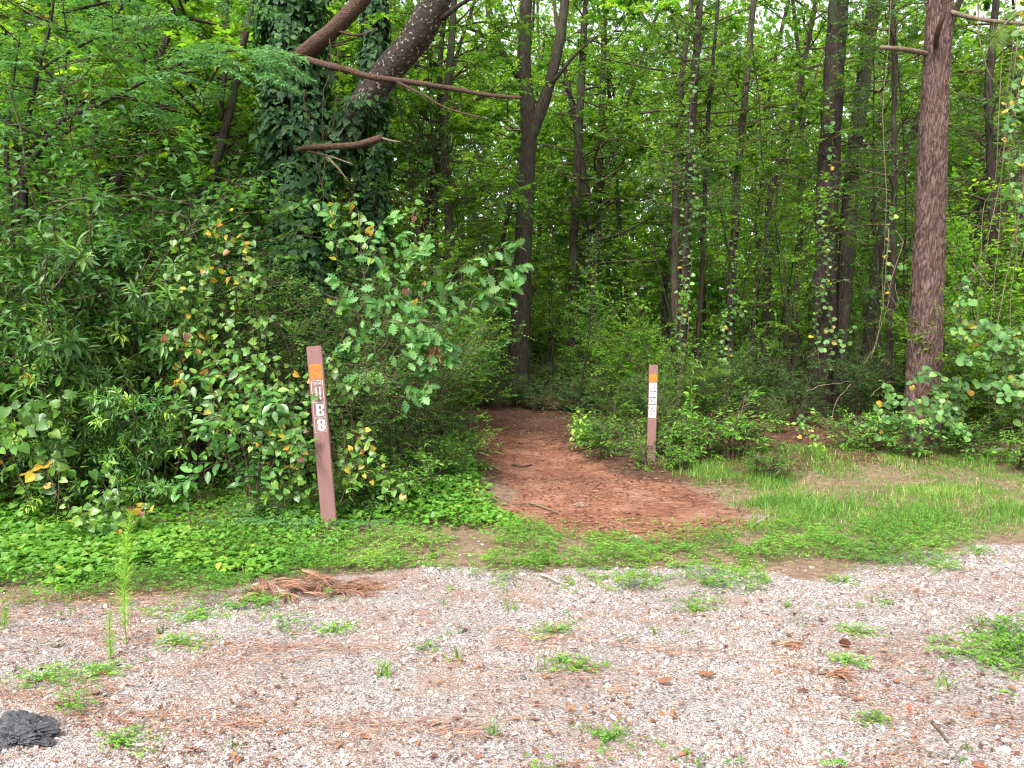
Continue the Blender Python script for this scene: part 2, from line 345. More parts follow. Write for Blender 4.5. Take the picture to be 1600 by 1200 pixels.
M_dead = tint_mat('dead_leaf', [(0, (.09, .04, .03)), (.4, (.17, .075, .042)), (.7, (.25, .115, .06)), (1, (.34, .21, .12))], .75, 50, .4, .25, .15)
M_straw = tint_mat('pine_straw', [(0, (.15, .065, .042)), (.5, (.27, .135, .085)), (1, (.38, .23, .15))], .7, 8)
M_stone = tint_mat('gravel_stone', [(0, (.09, .08, .08)), (.16, (.22, .195, .19)), (.42, (.365, .335, .325)), (.8, (.445, .415, .40)), (.94, (.38, .30, .23)), (1, (.52, .50, .48))], .8, 90, .5)
M_twig = bark_mat('twig_bark', [(.3, (.045, .03, .022)), (.7, (.11, .08, .055))], (3, 3, 3), .2)
M_dtwig = bark_mat('dry_vine_bark', [(.3, (.07, .05, .035)), (.7, (.19, .145, .10))], (3, 3, 3), .2)
M_bark = bark_mat('grey_brown_bark', [(.3, (.014, .011, .008)), (.48, (.042, .034, .024)), (.72, (.095, .078, .058))], (7, 7, .9), 1.0, .95, ((.045, .06, .03), 2.2, .56))
M_bark2 = bark_mat('dark_bark', [(.3, (.010, .008, .006)), (.5, (.028, .021, .016)), (.72, (.062, .047, .036))], (7, 7, 1.0), 1.0, .95, ((.035, .045, .024), 2.6, .57))
M_limb = bark_mat('lichen_bark', [(.3, (.02, .015, .013)), (.7, (.06, .045, .036))], (4, 4, 4), .8, .9, ((.30, .31, .27), 26.0, .6))
M_red = bark_mat('red_brown_bark', [(.3, (.04, .022, .016)), (.7, (.13, .078, .055))], (9, 9, 9), .9)
def pine_bark():
    m, nt, out = new_mat('pine_bark')
    a = N(nt, 'ShaderNodeAttribute', attribute_name='tint')
    r = ramp(nt, [(0, (.034, .021, .018)), (.3, (.075, .046, .039)), (.6, (.108, .072, .063)), (1, (.155, .112, .102))], a.outputs['Fac'])
    tc = N(nt, 'ShaderNodeTexCoord'); nz = N(nt, 'ShaderNodeTexNoise', Scale=30.0, Detail=6.0, Roughness=.7); nt.links.new(tc.outputs['Object'], nz.inputs['Vector'])
    mr = N(nt, 'ShaderNodeMapRange'); mr.inputs[1].default_value = .3; mr.inputs[2].default_value = .7; mr.inputs[3].default_value = .65; mr.inputs[4].default_value = 1.3
    nt.links.new(nz.outputs[0], mr.inputs[0])
    mx = N(nt, 'ShaderNodeMix', data_type='RGBA', blend_type='MULTIPLY'); mx.inputs[0].default_value = 1
    nt.links.new(r.outputs[0], mx.inputs[6]); nt.links.new(mr.outputs[0], mx.inputs[7])
    b = N(nt, 'ShaderNodeBump', Strength=.6, Distance=.02); nt.links.new(nz.outputs[0], b.inputs['Height'])
    p = N(nt, 'ShaderNodeBsdfPrincipled', Roughness=.9); p.inputs['Specular IOR Level'].default_value = .15
    nt.links.new(mx.outputs[2], p.inputs['Base Color']); nt.links.new(b.outputs[0], p.inputs['Normal']); nt.links.new(p.outputs[0], out.inputs[0]); return m
M_pine = pine_bark()
def soil_mat():
    m, nt, out = new_mat('soil'); L = nt.links.new
    tc = N(nt, 'ShaderNodeTexCoord')
    def noise(s, d=6.0, ro=.6):
        n = N(nt, 'ShaderNodeTexNoise', Scale=s, Detail=d, Roughness=ro); L(tc.outputs['Object'], n.inputs['Vector']); return n.outputs[0]
    n1, n2, n3 = noise(1.7), noise(14.0), noise(90.0, 4.0)
    floor = ramp(nt, [(.3, (.040, .022, .015)), (.5, (.085, .045, .03)), (.62, (.13, .07, .045)), (.75, (.20, .12, .08))], n2)
    clay = ramp(nt, [(.3, (.145, .063, .042)), (.5, (.23, .102, .064)), (.68, (.30, .165, .11))], n1)
    cl2 = N(nt, 'ShaderNodeMix', data_type='RGBA', blend_type='OVERLAY'); cl2.inputs[0].default_value = .55; L(clay.outputs[0], cl2.inputs[6])
    g3 = ramp(nt, [(.3, (.2, .2, .2)), (.7, (.8, .8, .8))], n2); L(g3.outputs[0], cl2.inputs[7])
    vo = N(nt, 'ShaderNodeTexVoronoi', Scale=95.0); L(tc.outputs['Object'], vo.inputs['Vector'])
    vs_ = N(nt, 'ShaderNodeSeparateColor'); L(vo.outputs['Color'], vs_.inputs[0])
    grav = ramp(nt, [(0, (.12, .095, .09)), (.25, (.29, .26, .245)), (.6, (.37, .34, .32)), (.9, (.43, .395, .375)), (1, (.27, .19, .15))], vs_.outputs[0])
    gd = ramp(nt, [(.0, (1, 1, 1)), (.55, (.82, .8, .8)), (.9, (.45, .4, .38))], vo.outputs['Distance'])
    sc_ = N(nt, 'ShaderNodeMath', operation='MULTIPLY'); sc_.inputs[1].default_value = 1.0; L(vo.outputs['Distance'], sc_.inputs[0])
    gm = N(nt, 'ShaderNodeMix', data_type='RGBA', blend_type='MULTIPLY'); gm.inputs[0].default_value = .8; L(grav.outputs[0], gm.inputs[6]); L(gd.outputs[0], gm.inputs[7])
    dust = N(nt, 'ShaderNodeMix', data_type='RGBA'); dr = ramp(nt, [(.46, (0, 0, 0)), (.66, (.75, .75, .75))], noise(1.9)); L(dr.outputs[0], dust.inputs[0]); L(gm.outputs[2], dust.inputs[6]); dust.inputs[7].default_value = (.28, .19, .145, 1)
    def mixw(attr, a, b, lo=.35, hi=.65, k=.5):
        at_ = N(nt, 'ShaderNodeAttribute', attribute_name=attr)
        ad = N(nt, 'ShaderNodeMath', operation='MULTIPLY_ADD'); L(n2, ad.inputs[0]); ad.inputs[1].default_value = k; ad.inputs[2].default_value = -k * .5
        s = N(nt, 'ShaderNodeMath', operation='ADD'); L(at_.outputs['Fac'], s.inputs[0]); L(ad.outputs[0], s.inputs[1])
        w = ramp(nt, [(lo, (0, 0, 0)), (hi, (1, 1, 1))], s.outputs[0])
        x = N(nt, 'ShaderNodeMix', data_type='RGBA'); L(w.outputs[0], x.inputs[0]); L(a, x.inputs[6]); L(b, x.inputs[7]); return x.outputs[2]
    dirt = ramp(nt, [(.3, (.13, .085, .055)), (.7, (.27, .19, .13))], n2)
    c = mixw('dirt', floor.outputs[0], dirt.outputs[0]); c = mixw('clay', c, cl2.outputs[2], .3, .7, .8); c = mixw('gravel', c, dust.outputs[2], .3, .6, .5)
    hsum = N(nt, 'ShaderNodeMath', operation='ADD'); L(n2, hsum.inputs[0]); L(n3, hsum.inputs[1])
    b = N(nt, 'ShaderNodeBump', Strength=.8, Distance=.035); L(hsum.outputs[0], b.inputs['Height'])
    p = N(nt, 'ShaderNodeBsdfPrincipled', Roughness=.95); p.inputs['Specular IOR Level'].default_value = .1
    L(c, p.inputs['Base Color']); L(b.outputs[0], p.inputs['Normal']); L(p.outputs[0], out.inputs[0]); return m
M_soil = soil_mat()

# ------------------------------------------------------------------ ground, gravel lot, trail: one lie of the land, cut along its borders
def grid_axis(a, b, fine, lo, hi, k=1.13):
    c = list(np.arange(a, b + 1e-6, fine)); s = fine; x = a; left = []
    while x > lo: s *= k; x -= s; left.append(x)
    s = fine; x = c[-1]; right = []
    while x < hi: s *= k; x += s; right.append(x)
    return np.array(left[::-1] + c + right)
gx = grid_axis(-7.5, 8.5, .065, -260, 260); gy = grid_axis(2.3, 14, .065, -60, 420, 1.1)
GX, GY = np.meshgrid(gx, gy); GZ = H(GX, GY); gw = gravel_w(GX, GY); tw = trail_w(GX, GY)
dw = sst(11.5, 8.5, GY) * (1 - sst(-.6, .6, GY - gravel_edge(GX) - 3.5) * .5)
nxg, nyg = len(gx), len(gy); idx = np.arange(nxg * nyg).reshape(nyg, nxg)
q = np.stack([idx[:-1, :-1], idx[:-1, 1:], idx[1:, 1:], idx[1:, :-1]], -1).reshape(-1, 4)
fg = gw.ravel()[q].mean(1); ft = tw.ravel()[q].mean(1)
cls = np.where(fg > .45, 1, np.where(ft > .45, 2, 0))
pos = np.stack([GX, GY, GZ], -1).reshape(-1, 3)
SET = {}
for c, nm, lab in ((0, 'ground', 'brown leaf-littered woodland soil under the trees'), (1, 'gravel_lot', 'pale pinkish gravel of the parking lot'), (2, 'trail', 'bare red clay footpath leading into the woods')):
    qq = q[cls == c]; u, inv = np.unique(qq, return_inverse=True); inv = inv.reshape(-1, 4)
    me = bpy.data.meshes.new(nm); me.vertices.add(len(u)); me.vertices.foreach_set('co', pos[u].astype(np.float32).ravel())
    me.loops.add(4 * len(inv)); me.loops.foreach_set('vertex_index', inv.astype(np.int32).ravel()); me.polygons.add(len(inv)); me.polygons.foreach_set('loop_start', np.arange(0, 4 * len(inv), 4, dtype=np.int32))
    me.polygons.foreach_set('use_smooth', np.ones(len(inv), bool))
    for an, arr in (('gravel', gw), ('clay', tw * (1 - .75 * sst(11.5, 15.5, GY))), ('dirt', dw)):
        a = me.attributes.new(an, 'FLOAT', 'POINT'); a.data.foreach_set('value', arr.ravel()[u].astype(np.float32))
    me.update(calc_edges=True); me.materials.append(M_soil)
    SET[nm] = tag(put(nm, me, kind='structure'), lab)

# ------------------------------------------------------------------ loose gravel
def ico():
    t = (1 + 5 ** .5) / 2
    v = nrm(np.array([(-1, t, 0), (1, t, 0), (-1, -t, 0), (1, -t, 0), (0, -1, t), (0, 1, t), (0, -1, -t), (0, 1, -t), (t, 0, -1), (t, 0, 1), (-t, 0, -1), (-t, 0, 1)], float))
    f = np.array([(0, 11, 5), (0, 5, 1), (0, 1, 7), (0, 7, 10), (0, 10, 11), (1, 5, 9), (5, 11, 4), (11, 10, 2), (10, 7, 6), (7, 1, 8), (3, 9, 4), (3, 4, 2), (3, 2, 6), (3, 6, 8), (3, 8, 9), (4, 9, 5), (2, 4, 11), (6, 2, 10), (8, 6, 7), (9, 8, 1)])
    return v, f
ICO = ico()
def scatter(rng, n, x0, x1, y0, y1, dens):
    x = rng.uniform(x0, x1, n); y = rng.uniform(y0, y1, n); k = rng.random(n) < dens(x, y); return x[k], y[k]
def fan(rng, n, d0, d1, px0=-120, px1=1720, pw=1.0):
    """Places on the ground that fall off evenly with distance from the car park's edge."""
    D = d0 * (d1 / d0) ** (rng.random(n) ** pw); x = xat(rng.uniform(px0, px1, n), D); return x, D
rng = R_(11)
def stones(rng, x, y, r, shape=None):
    n = len(x); V, F = shape or ICO; nv = len(V)
    sc = r[:, None] * np.stack([rng.uniform(.8, 1.4, n), rng.uniform(.7, 1.1, n), rng.uniform(.45, .8, n)], 1)
    v = V[None] * (1 + rng.normal(0, .16, (n, nv, 1))) * sc[:, None]
    a = rng.uniform(0, 6.28, n); tl = rng.normal(0, .25, n); c, s = np.cos(a)[:, None], np.sin(a)[:, None]
    X = v[..., 0] * c - v[..., 1] * s; Y = v[..., 0] * s + v[..., 1] * c; Z = v[..., 2] + tl[:, None] * v[..., 0]
    v = np.stack([X + x[:, None], Y + y[:, None], Z + (H(x, y) + r * .18)[:, None]], -1)
    return v.reshape(-1, 3), (np.arange(n)[:, None, None] * nv + F).reshape(-1, 3)
OCT = (np.array([(1, 0, 0), (-1, 0, 0), (0, 1, 0), (0, -1, 0), (0, 0, 1), (0, 0, -1)], float), np.array([(0, 2, 4), (2, 1, 4), (1, 3, 4), (3, 0, 4), (2, 0, 5), (1, 2, 5), (3, 1, 5), (0, 3, 5)]))
x, y = fan(rng, 175000, 2.5, 7.4, -150, 1750, 1.1); gw_ = np.maximum(gravel_w(x, y) ** 2, .10 * sst(.9, .1, y - gravel_edge(x)))
k = (rng.random(len(x)) < gw_) & (.6 * fbm(x, y, 1.3, 21) + .4 * fbm(x, y, 4.5, 22) + rng.normal(0, .11, len(x)) > .43); x, y = x[k], y[k]
r = np.clip(rng.lognormal(math.log(.0033), .52, len(x)), .0019, .016) * np.clip(y / 4.2, .85, 1.3)
t = np.clip(rng.normal(.52, .2, len(x)) + .5 * (fbm(x, y, 1.1, 23) - .5), 0, 1); g = Geo(); big_ = r > .0075
v, f = stones(rng, x[big_], y[big_], r[big_]); g.add(v, f, np.repeat(t[big_], 12), 0, False)
v, f = stones(rng, x[~big_], y[~big_], r[~big_], OCT); g.add(v, f, np.repeat(t[~big_], 6), 0, False)
tag(put('gravel', g.mesh('gravel', M_stone), kind='stuff'), 'loose pale pinkish gravel chips covering the parking lot')
# the stones one can pick out, as pieces of the lot
sm_ = []
for i in range(10):
    g = Geo(); v, f = stones(R_(100 + i), np.zeros(1), np.zeros(1), np.ones(1)); v[:, 2] -= v[:, 2].min() + .35
    g.add(v, f, [.05, .3, .45, .5, .6, .7, .8, .9, .97, 1.0][i], 0, False); sm_.append(g.mesh('stone', M_stone))
x, y = fan(rng, 1400, 2.65, 5.6, -30, 1630); k = gravel_w(x, y) > .7; x, y = x[k][:190], y[k][:190]
for i in range(len(x)):
    o = put('stone', sm_[int(rng.choice(10, p=[.06, .09, .1, .1, .12, .12, .12, .08, .06, .15]))], SET['gravel_lot']); s = float(rng.uniform(.008, .017))
    o.location = (x[i], y[i], float(H(x[i], y[i])) + .35 * s * .4); o.scale = (s, s, s * .9); o.rotation_euler = (0, 0, float(rng.uniform(0, 6.28)))

# ------------------------------------------------------------------ trees: pieces shared by the trees of the wood
def crown_mesh(seed, R=2.4, Hc=5.0, limbs=18, shape='simple', L=.10, Wd=.06, mat=None, upper=True, nl=9, sub=7, tw=4, tin=(0, .75), odd=.01):
    rng = R_(seed); g = Geo(); TB, TD, TL_ = [], [], []
    for i in range(limbs):
        z = Hc * (i + rng.random()) / limbs * .82; az = i * 2.4 + rng.normal(0, .4)
        prof = (.45 + .55 * math.sin(math.pi * min(1, .18 + .82 * z / Hc))) * rng.uniform(.6, 1.15)
        d = np.array((math.cos(az), math.sin(az), rng.uniform(.0, .4)))
        P = walk(rng, (0, 0, z), d, R * prof, 7, .13, .02)
        v, f = tube(P, np.linspace(.035, .006, 8), 4, cap=False); g.add(v, f, .5, 1)
        for j in range(sub):
            t = rng.uniform(.42, 1); a = P[min(6, int(t * 7))]; b = P[min(7, int(t * 7) + 1)]; p = a + (b - a) * rng.random()
            dd = nrm(b - a); s = nrm(np.cross(dd, UP)) * rng.choice((-1, 1)); e = nrm(dd * rng.uniform(.2, 1) + s * rng.uniform(.2, 1.1) + rng.normal(0, .25, 3))
            Lb = rng.uniform(.35, .95); Q = walk(rng, p, e, Lb, 3, .15, -.02)
            v, f = sticks(Q[:-1], Q[1:], .008, .005); g.add(v, f, .5, 1)
            for m in range(tw):
                u = rng.uniform(.1, 1); k = min(2, int(u * 3)); p2 = Q[k] + (Q[k + 1] - Q[k]) * rng.random()
                TB.append(p2); TD.append(nrm(nrm(Q[k + 1] - Q[k]) + rng.normal(0, .55, 3) * (1, 1, .35))); TL_.append(rng.uniform(.2, .5))
    TB, TD, TL_ = np.array(TB), np.array(TD), np.array(TL_)
    v, f = sticks(TB, TB + TD * TL_[:, None], .004, .0015); g.add(v, f, .5, 1)
    A = twig_leaves(rng, TB, TD, TL_, nl, L, Wd, droop=.22, jit=.42)
    # each spray has its own cast of green
    tt = np.clip(np.repeat(rng.uniform(tin[0], tin[1], len(TB)), nl) + rng.normal(0, .1, len(A[0])), 0, .79); kk = rng.random(len(tt)) < odd; tt[kk] = rng.uniform(.85, 1, kk.sum())
    leaves(g, shape, A, tt)
    return g.mesh('crown', [mat or M_forest, M_twig])
CROWN = [crown_mesh(200 + i, 2.2 + .25 * (i % 3), 5.2, 17 + i % 4, ['simple', 'simple', 'star', 'simple', 'star', 'simple'][i], [.10, .085, .12, .11, .115, .09][i], [.06, .045, .12, .06, .115, .05][i]) for i in range(6)]
CROWN_D = [crown_mesh(230 + i, 1.7, 3.4, 14, 'simple', .085, .045, M_dark, tin=(0, .7)) for i in range(3)]
def sapling_meshes(seed, Ht=5.0, leafy=1.0, mat=None):
    rng = R_(seed); P = walk(rng, (0, 0, -.15), (0, 0, 1), Ht, 14, .07, .04)
    g = Geo(); v, f = tube(P, np.linspace(.022, .005, 15), 5, rng, .05); g.add(v, f)
    st = g.mesh('stem', M_bark2); g = Geo(); TB, TD, TL_ = [], [], []
    for i in range(int(46 * leafy)):
        t = rng.uniform(.12, 1) ** .8; k = min(13, int(t * 14)); p = P[k] + (P[k + 1] - P[k]) * rng.random(); az = rng.uniform(0, 6.28)
        d = np.array((math.cos(az), math.sin(az), rng.uniform(-.1, .7))); Lb = rng.uniform(.25, .9) * (1.15 - .6 * t); Q = walk(rng, p, d, Lb, 3, .2, -.02)
        v, f = sticks(Q[:-1], Q[1:], .005, .003); g.add(v, f, .5, 1)
        for m in range(3):
            k2 = min(2, int(rng.random() * 3)); TB.append(Q[k2] + (Q[k2 + 1] - Q[k2]) * rng.random()); TD.append(nrm(nrm(Q[k2 + 1] - Q[k2]) + rng.normal(0, .6, 3))); TL_.append(rng.uniform(.15, .32))
    TB, TD, TL_ = np.array(TB), np.array(TD), np.array(TL_)
    A = twig_leaves(rng, TB, TD, TL_, 7, .075, .04, droop=.2, jit=.45); leaves(g, 'simple', A, tints(rng, len(A[0]), 0, .75, .01, .85))
    return st, g.mesh('crown', [mat or M_forest, M_twig])
SAP = [sapling_meshes(260 + i, 4.5 + .7 * i, [1, .7, 1.2, .5, .9][i], [None, M_dark, None, None, M_dark][i]) for i in range(5)]
def trunk_mesh(seed, Ht=13.0, r=.12, mat=None):
    rng = R_(seed); P = walk(rng, (0, 0, -.3), (0, 0, 1), Ht, 22, .045, .03); rr = r * (1 - .72 * np.linspace(0, 1, 23)); rr[0] *= 1.5; rr[1] *= 1.15
    g = Geo(); v, f = tube(P, rr, 10, rng, .04); g.add(v, f)
    return g.mesh('trunk', mat or M_bark), P
TRUNK = [trunk_mesh(280 + i, 12 + i, .11 + .015 * (i % 3), [M_bark, M_bark2][i % 2]) for i in range(5)]

# trees that stand out: the trunk as it stands in the photograph
def named_tree(name, label, line, D, w, mat, crowns, sides=12, group='tree trunks along the edge of the wood', top=14.0, sway=0.0):
    """line: (px, py) up the trunk; w: width in the photograph low and high; crowns: (height, mesh, scale)."""
    rng = R_(int(line[0][0] * 7 + line[0][1])); P = np.array([at(a, b, D) for a, b in line]); base = P[0].copy(); gz = float(H(base[0], base[1]))
    d0 = nrm(P[1] - P[0]); base = P[0] + d0 * ((gz - P[0][2]) / max(d0[2], .2)) if P[0][2] > gz else np.array((P[0][0], P[0][1], gz))
    P = np.concatenate([base[None], P[1:]]) if P[0][2] <= gz + .15 else np.concatenate([base[None], P])
    dl = nrm(P[-1] - P[-2]); tp = P[-1] + dl * max(1.0, (top - P[-1][2]))
    P = np.concatenate([P, tp[None]]); P = smooth_line(P, 30); P[1:-1] += rng.normal(0, sway, (28, 3)) * (1, 1, 0)
    z = P[:, 2]; zr = np.array([gz, at(0, line[-1][1], D)[2], top]); rr = np.interp(z, zr, np.array([w[0], w[1], w[1] * .45]) * .88 * D / FPX / 2)
    rr[0] *= 1.35; rr[1] *= 1.08
    P0 = P - base; P0[0, 2] -= .25
    e = empty(name, base); tag(e, label, 'tree', group)
    g = Geo(); v, f = tube(P0, rr, sides, rng, .035); g.add(v, f); put('trunk', g.mesh('trunk', mat), e)
    for h, me, s in crowns:
        h = h + 3.6; s = s * .55
        k = int(np.argmin(abs(P0[:, 2] - h))); c = put('crown', me, e, P0[k]); c.scale = (s, s, s); c.rotation_euler = (0, 0, float(rng.uniform(0, 6.28)))
    return e, base, P0, rr
def add_limb(e, base, pts, D, w, mat, name='limb', n=12, sides=8, rough=.05):
    """pts: (px, py[, depth]) along the limb; w: widths low and high in the photograph."""
    P = smooth_line([at(p[0], p[1], p[2] if len(p) > 2 else D) for p in pts], n) - base
    g = Geo(); v, f = tube(P, np.linspace(w[0], w[1], n) * D / FPX / 2, sides, R_(int(pts[0][0])), rough); g.add(v, f)
    return put(name, g.mesh(name, mat), e)
def ivy_on(name, label, P, rr, z0, z1, n, thick, seed, L=.075, spread=1.0):
    """Ivy clothing a trunk P (world), between two heights."""
    rng = R_(seed); e = empty(name, (P[0][0], P[0][1], float(H(P[0][0], P[0][1])))); tag(e, label, 'ivy', 'ivy on the trunks'); b = np.array(e.location)
    z = rng.uniform(z0, z1, n); c = np.stack([np.interp(z, P[:, 2], P[:, i]) for i in range(3)], 1); r0 = np.interp(z, P[:, 2], rr)
    az = rng.uniform(0, 6.28, n); o = np.stack([np.cos(az), np.sin(az), np.zeros(n)], 1)
    lump = .2 + 1.3 * vnoise(np.cos(az) * 1.8 + 5, z * 1.5 + np.sin(az) * 1.8, 1, seed) + .5 * vnoise(np.cos(az) * 5, z * 5 + np.sin(az) * 5, 1, seed + 1)
    p = c + o * (r0 + thick * lump * rng.uniform(.35, 1, n))[:, None] - b
    X = -UP * .9 + o * .45 + rng.normal(0, .4, (n, 3)); Z = o + UP * .45 + rng.normal(0, .32, (n, 3)); X, Z = frame(X, Z)
    l = L * np.clip(rng.lognormal(-.15, .35, n), .35, 1.7); g = Geo(); leaves(g, 'ivy_s', (p, X, Z, l, l * 1.0), tints(rng, n, 0, 1)); f_ = put('foliage', g.mesh('foliage', M_ivy), e, kind='stuff')
    for k in range(5):
        a = k * 1.3 + rng.random(); zz = np.linspace(z0, z1, 24); c = np.stack([np.interp(zz, P[:, 2], P[:, i]) for i in range(3)], 1); rz = np.interp(zz, P[:, 2], rr)
        aa = a + np.cumsum(rng.normal(0, .18, 24)); q_ = c + np.stack([np.cos(aa), np.sin(aa), 0 * aa], 1) * (rz + .015)[:, None] - b
        g = Geo(); v, f = tube(q_, .012, 5); g.add(v, f); put('stem', g.mesh('stem', M_twig), e)
    return e

# 1. the big ivy-clad tree with its dark limb
TIV, bIV, PIV, rIV = named_tree('ivy_clad_tree', 'large tree wrapped in dark ivy, with a thick dark limb slanting up', [(495, 640), (478, 500), (464, 330), (458, 150), (452, 0)], 10.5, (62, 52), M_bark2, [(7.6, CROWN[2], 1.2)], 14, top=13)
add_limb(TIV, bIV, [(462, 335, 10.7), (505, 270, 10.6), (545, 205, 10.45), (592, 130, 10.2), (640, 72, 10.0), (672, 20, 9.8), (700, -60, 9.7), (740, -220, 9.5)], 10.0, (46, 44), M_limb, n=22, sides=12)
add_limb(TIV, bIV, [(455, 100, 10.3), (490, 72, 10.0), (530, 38, 9.8), (570, -8, 9.6), (620, -90, 9.4)], 9.8, (27, 22), M_red, n=16)
lb = add_limb(TIV, bIV, [(470, 90, 10.2), (505, 100, 9.7), (545, 110, 9.6), (580, 120, 9.5), (640, 128, 9.5), (700, 137, 9.5), (760, 148, 9.5), (815, 153, 9.5)], 9.5, (13, 5), M_red, n=26, sides=6); lb['label'] = 'long bare reddish branch sticking out sideways'
add_limb(TIV, bIV, [(612, 124, 9.5), (660, 148, 9.45), (700, 170, 9.45), (765, 187, 9.4)], 9.5, (5, 2), M_red, 'twig', 12, 5)
add_limb(TIV, bIV, [(690, 30, 9.7), (718, 8, 9.6), (750, -10, 9.5)], 9.5, (9, 5), M_bark2, 'twig', 8, 5)
add_limb(TIV, bIV, [(525, 48, 9.8), (560, 55, 9.7), (588, 45, 9.7)], 9.7, (5, 2), M_red, 'twig', 8, 5)
lb = add_limb(TIV, bIV, [(462, 236, 10.2), (480, 231, 9.7), (520, 229, 9.6), (560, 226, 9.6), (597, 215, 9.55)], 9.6, (8, 12), M_red, n=14, sides=8); lb['label'] = 'broken-off dead branch with a pale split'
for tw_ in ([(483, 236, 9.7), (515, 244, 9.65), (552, 257, 9.6)], [(512, 246, 9.65), (530, 265, 9.6), (545, 285, 9.6)], [(596, 216, 9.55), (612, 220, 9.5), (626, 222, 9.5)]):
    add_limb(TIV, bIV, tw_, 9.6, (4, 2), M_dtwig, 'twig', 8, 5)
_lp = smooth_line([at(455, 345, 10.6), at(505, 270, 10.6), at(545, 205, 10.45), at(575, 157, 10.3)], 12)
ivy_on('climbing_ivy', 'ivy creeping up the lower end of the thick slanting limb', _lp, np.full(12, .2), _lp[0][2], _lp[-1][2], 1500, .13, 45, .085)
ivy_on('climbing_ivy', 'dense dark ivy wrapped round the big trunk with the slanting limb', PIV + bIV, rIV, .6, 7.5, 13000, .26, 41, .085)
# 2. the ivy-clad trunk behind it
T2, b2, P2, r2 = named_tree('ivy_clad_tree', 'narrower ivy-clad trunk just behind the thick slanting limb', [(578, 600), (578, 420), (582, 200), (586, 0)], 13.0, (30, 26), M_bark2, [(8.0, CROWN[3], 1.1)], top=14)
ivy_on('climbing_ivy', 'dark ivy on the narrower trunk behind the slanting limb', P2 + b2, r2, 1.6, 8.5, 6000, .13, 43, .095)
# 3. the forked tree at the end of the trail
T3, b3, P3, r3 = named_tree('forked_tree', 'tall forked tree standing at the far end of the clay trail', [(810, 608), (813, 500), (818, 380), (824, 260), (826, 190), (819, 100), (822, 0)], 20.0, (38, 22), M_bark, [(9.6, CROWN[4], 1.2)], 14, top=15)
add_limb(T3, b3, [(825, 225), (838, 190), (856, 140), (872, 75), (882, 10), (896, -110)], 20, (22, 13), M_bark, n=18, sides=10)
add_limb(T3, b3, [(826, 165, 20), (818, 130, 20), (800, 108), (780, 72), (766, 30), (758, -30)], 19.8, (14, 9), M_bark, n=12)
add_limb(T3, b3, [(800, 108), (775, 70), (742, 48), (715, 40)], 19.7, (8, 4), M_bark2, n=10, sides=6)
add_limb(T3, b3, [(862, 130), (900, 85), (935, 55)], 19.8, (7, 3), M_bark2, n=10, sides=6)
# 5-... the other trunks that can be told apart
NT = [
    ('broadleaf_tree', 'thick dark trunk just behind the reddish pine, thicker of a leaning pair', [(1283, 600), (1290, 420), (1296, 250), (1303, 100), (1312, 0)], 15.0, (42, 34), M_bark2, [(8.4, CROWN[0], 1.2)]),
    ('broadleaf_tree', 'slimmer leaning trunk of the dark pair behind the reddish pine', [(1312, 560), (1322, 400), (1336, 230), (1350, 120), (1368, 0)], 15.6, (28, 24), M_bark, [(8.6, CROWN[5], 1.1)]),
    ('broadleaf_tree', 'slender grey trunk curving up in the middle of the right woods', [(1138, 560), (1146, 400), (1156, 240), (1168, 110), (1177, 0)], 15.0, (16, 10), M_bark, [(7.6, CROWN[1], 1.0)]),
    ('broadleaf_tree', 'vine-twisted dark trunk behind the small trail post', [(1064, 590), (1070, 430), (1076, 300), (1082, 180), (1093, 0)], 14.0, (20, 12), M_bark2, [(7.2, CROWN_D[0], 1.2)]),
    ('broadleaf_tree', 'very thin dark trunk next to the vine-twisted one', [(1088, 590), (1098, 400), (1106, 200), (1122, 0)], 14.6, (9, 6), M_bark2, [(7.4, CROWN_D[1], 1.0)]),
    ('broadleaf_tree', 'straight grey trunk deep in the woods beside the forked tree', [(890, 585), (895, 420), (903, 250), (912, 60)], 23.0, (18, 13), M_bark, [(8.2, CROWN[0], 1.2)]),
    ('broadleaf_tree', 'pale slim trunk deep in the woods, second beside the forked tree', [(926, 585), (930, 430), (938, 260), (944, 60)], 25.0, (15, 11), M_bark, [(8.8, CROWN[2], 1.2)]),
    ('broadleaf_tree', 'brown trunk half hidden behind the oak sapling leaves', [(708, 600), (706, 450), (699, 300), (695, 210), (706, 60)], 17.0, (18, 13), M_bark, [(7.6, CROWN[1], 1.1)]),
    ('broadleaf_tree', 'slim trunk seen between the two ivy-clad trunks and the forked tree', [(612, 560), (610, 400), (604, 250), (612, 60)], 18.0, (18, 13), M_bark, [(8.0, CROWN[3], 1.1)]),
    ('broadleaf_tree', 'thin dark trunk standing close to the reddish pine', [(1388, 600), (1395, 400), (1398, 200), (1392, 0)], 13.2, (11, 8), M_bark2, [(6.9, CROWN_D[2], 1.2)]),
    ('broadleaf_tree', 'forking dark trunk low in the middle of the right woods', [(1190, 585), (1198, 470), (1200, 360), (1204, 300), (1232, 215), (1250, 130)], 19.0, (15, 8), M_bark2, [(7.0, CROWN[4], 1.0)]),
    ('broadleaf_tree', 'dark trunk at the edge of the woods beyond the hanging vines', [(1548, 560), (1552, 350), (1545, 150), (1556, 0)], 14.5, (16, 12), M_bark2, [(5.8, CROWN[5], 1.2)]),
    ('broadleaf_tree', 'thin upright trunk behind the feathery fronds', [(212, 560), (214, 350), (218, 180), (236, 0)], 13.5, (11, 9), M_bark2, [(5.6, CROWN[0], 1.1)]),
    ('broadleaf_tree', 'thin upright trunk above the yellowing brier', [(252, 560), (256, 330), (244, 140), (248, 0)], 15.0, (9, 7), M_bark2, [(6.2, CROWN[1], 1.1)]),
    ('broadleaf_tree', 'pale leaning trunk between the feathery fronds and the ivy', [(345, 560), (338, 330), (322, 220), (306, 90)], 16.0, (13, 9), M_bark, [(6.8, CROWN[2], 1.1)]),
]
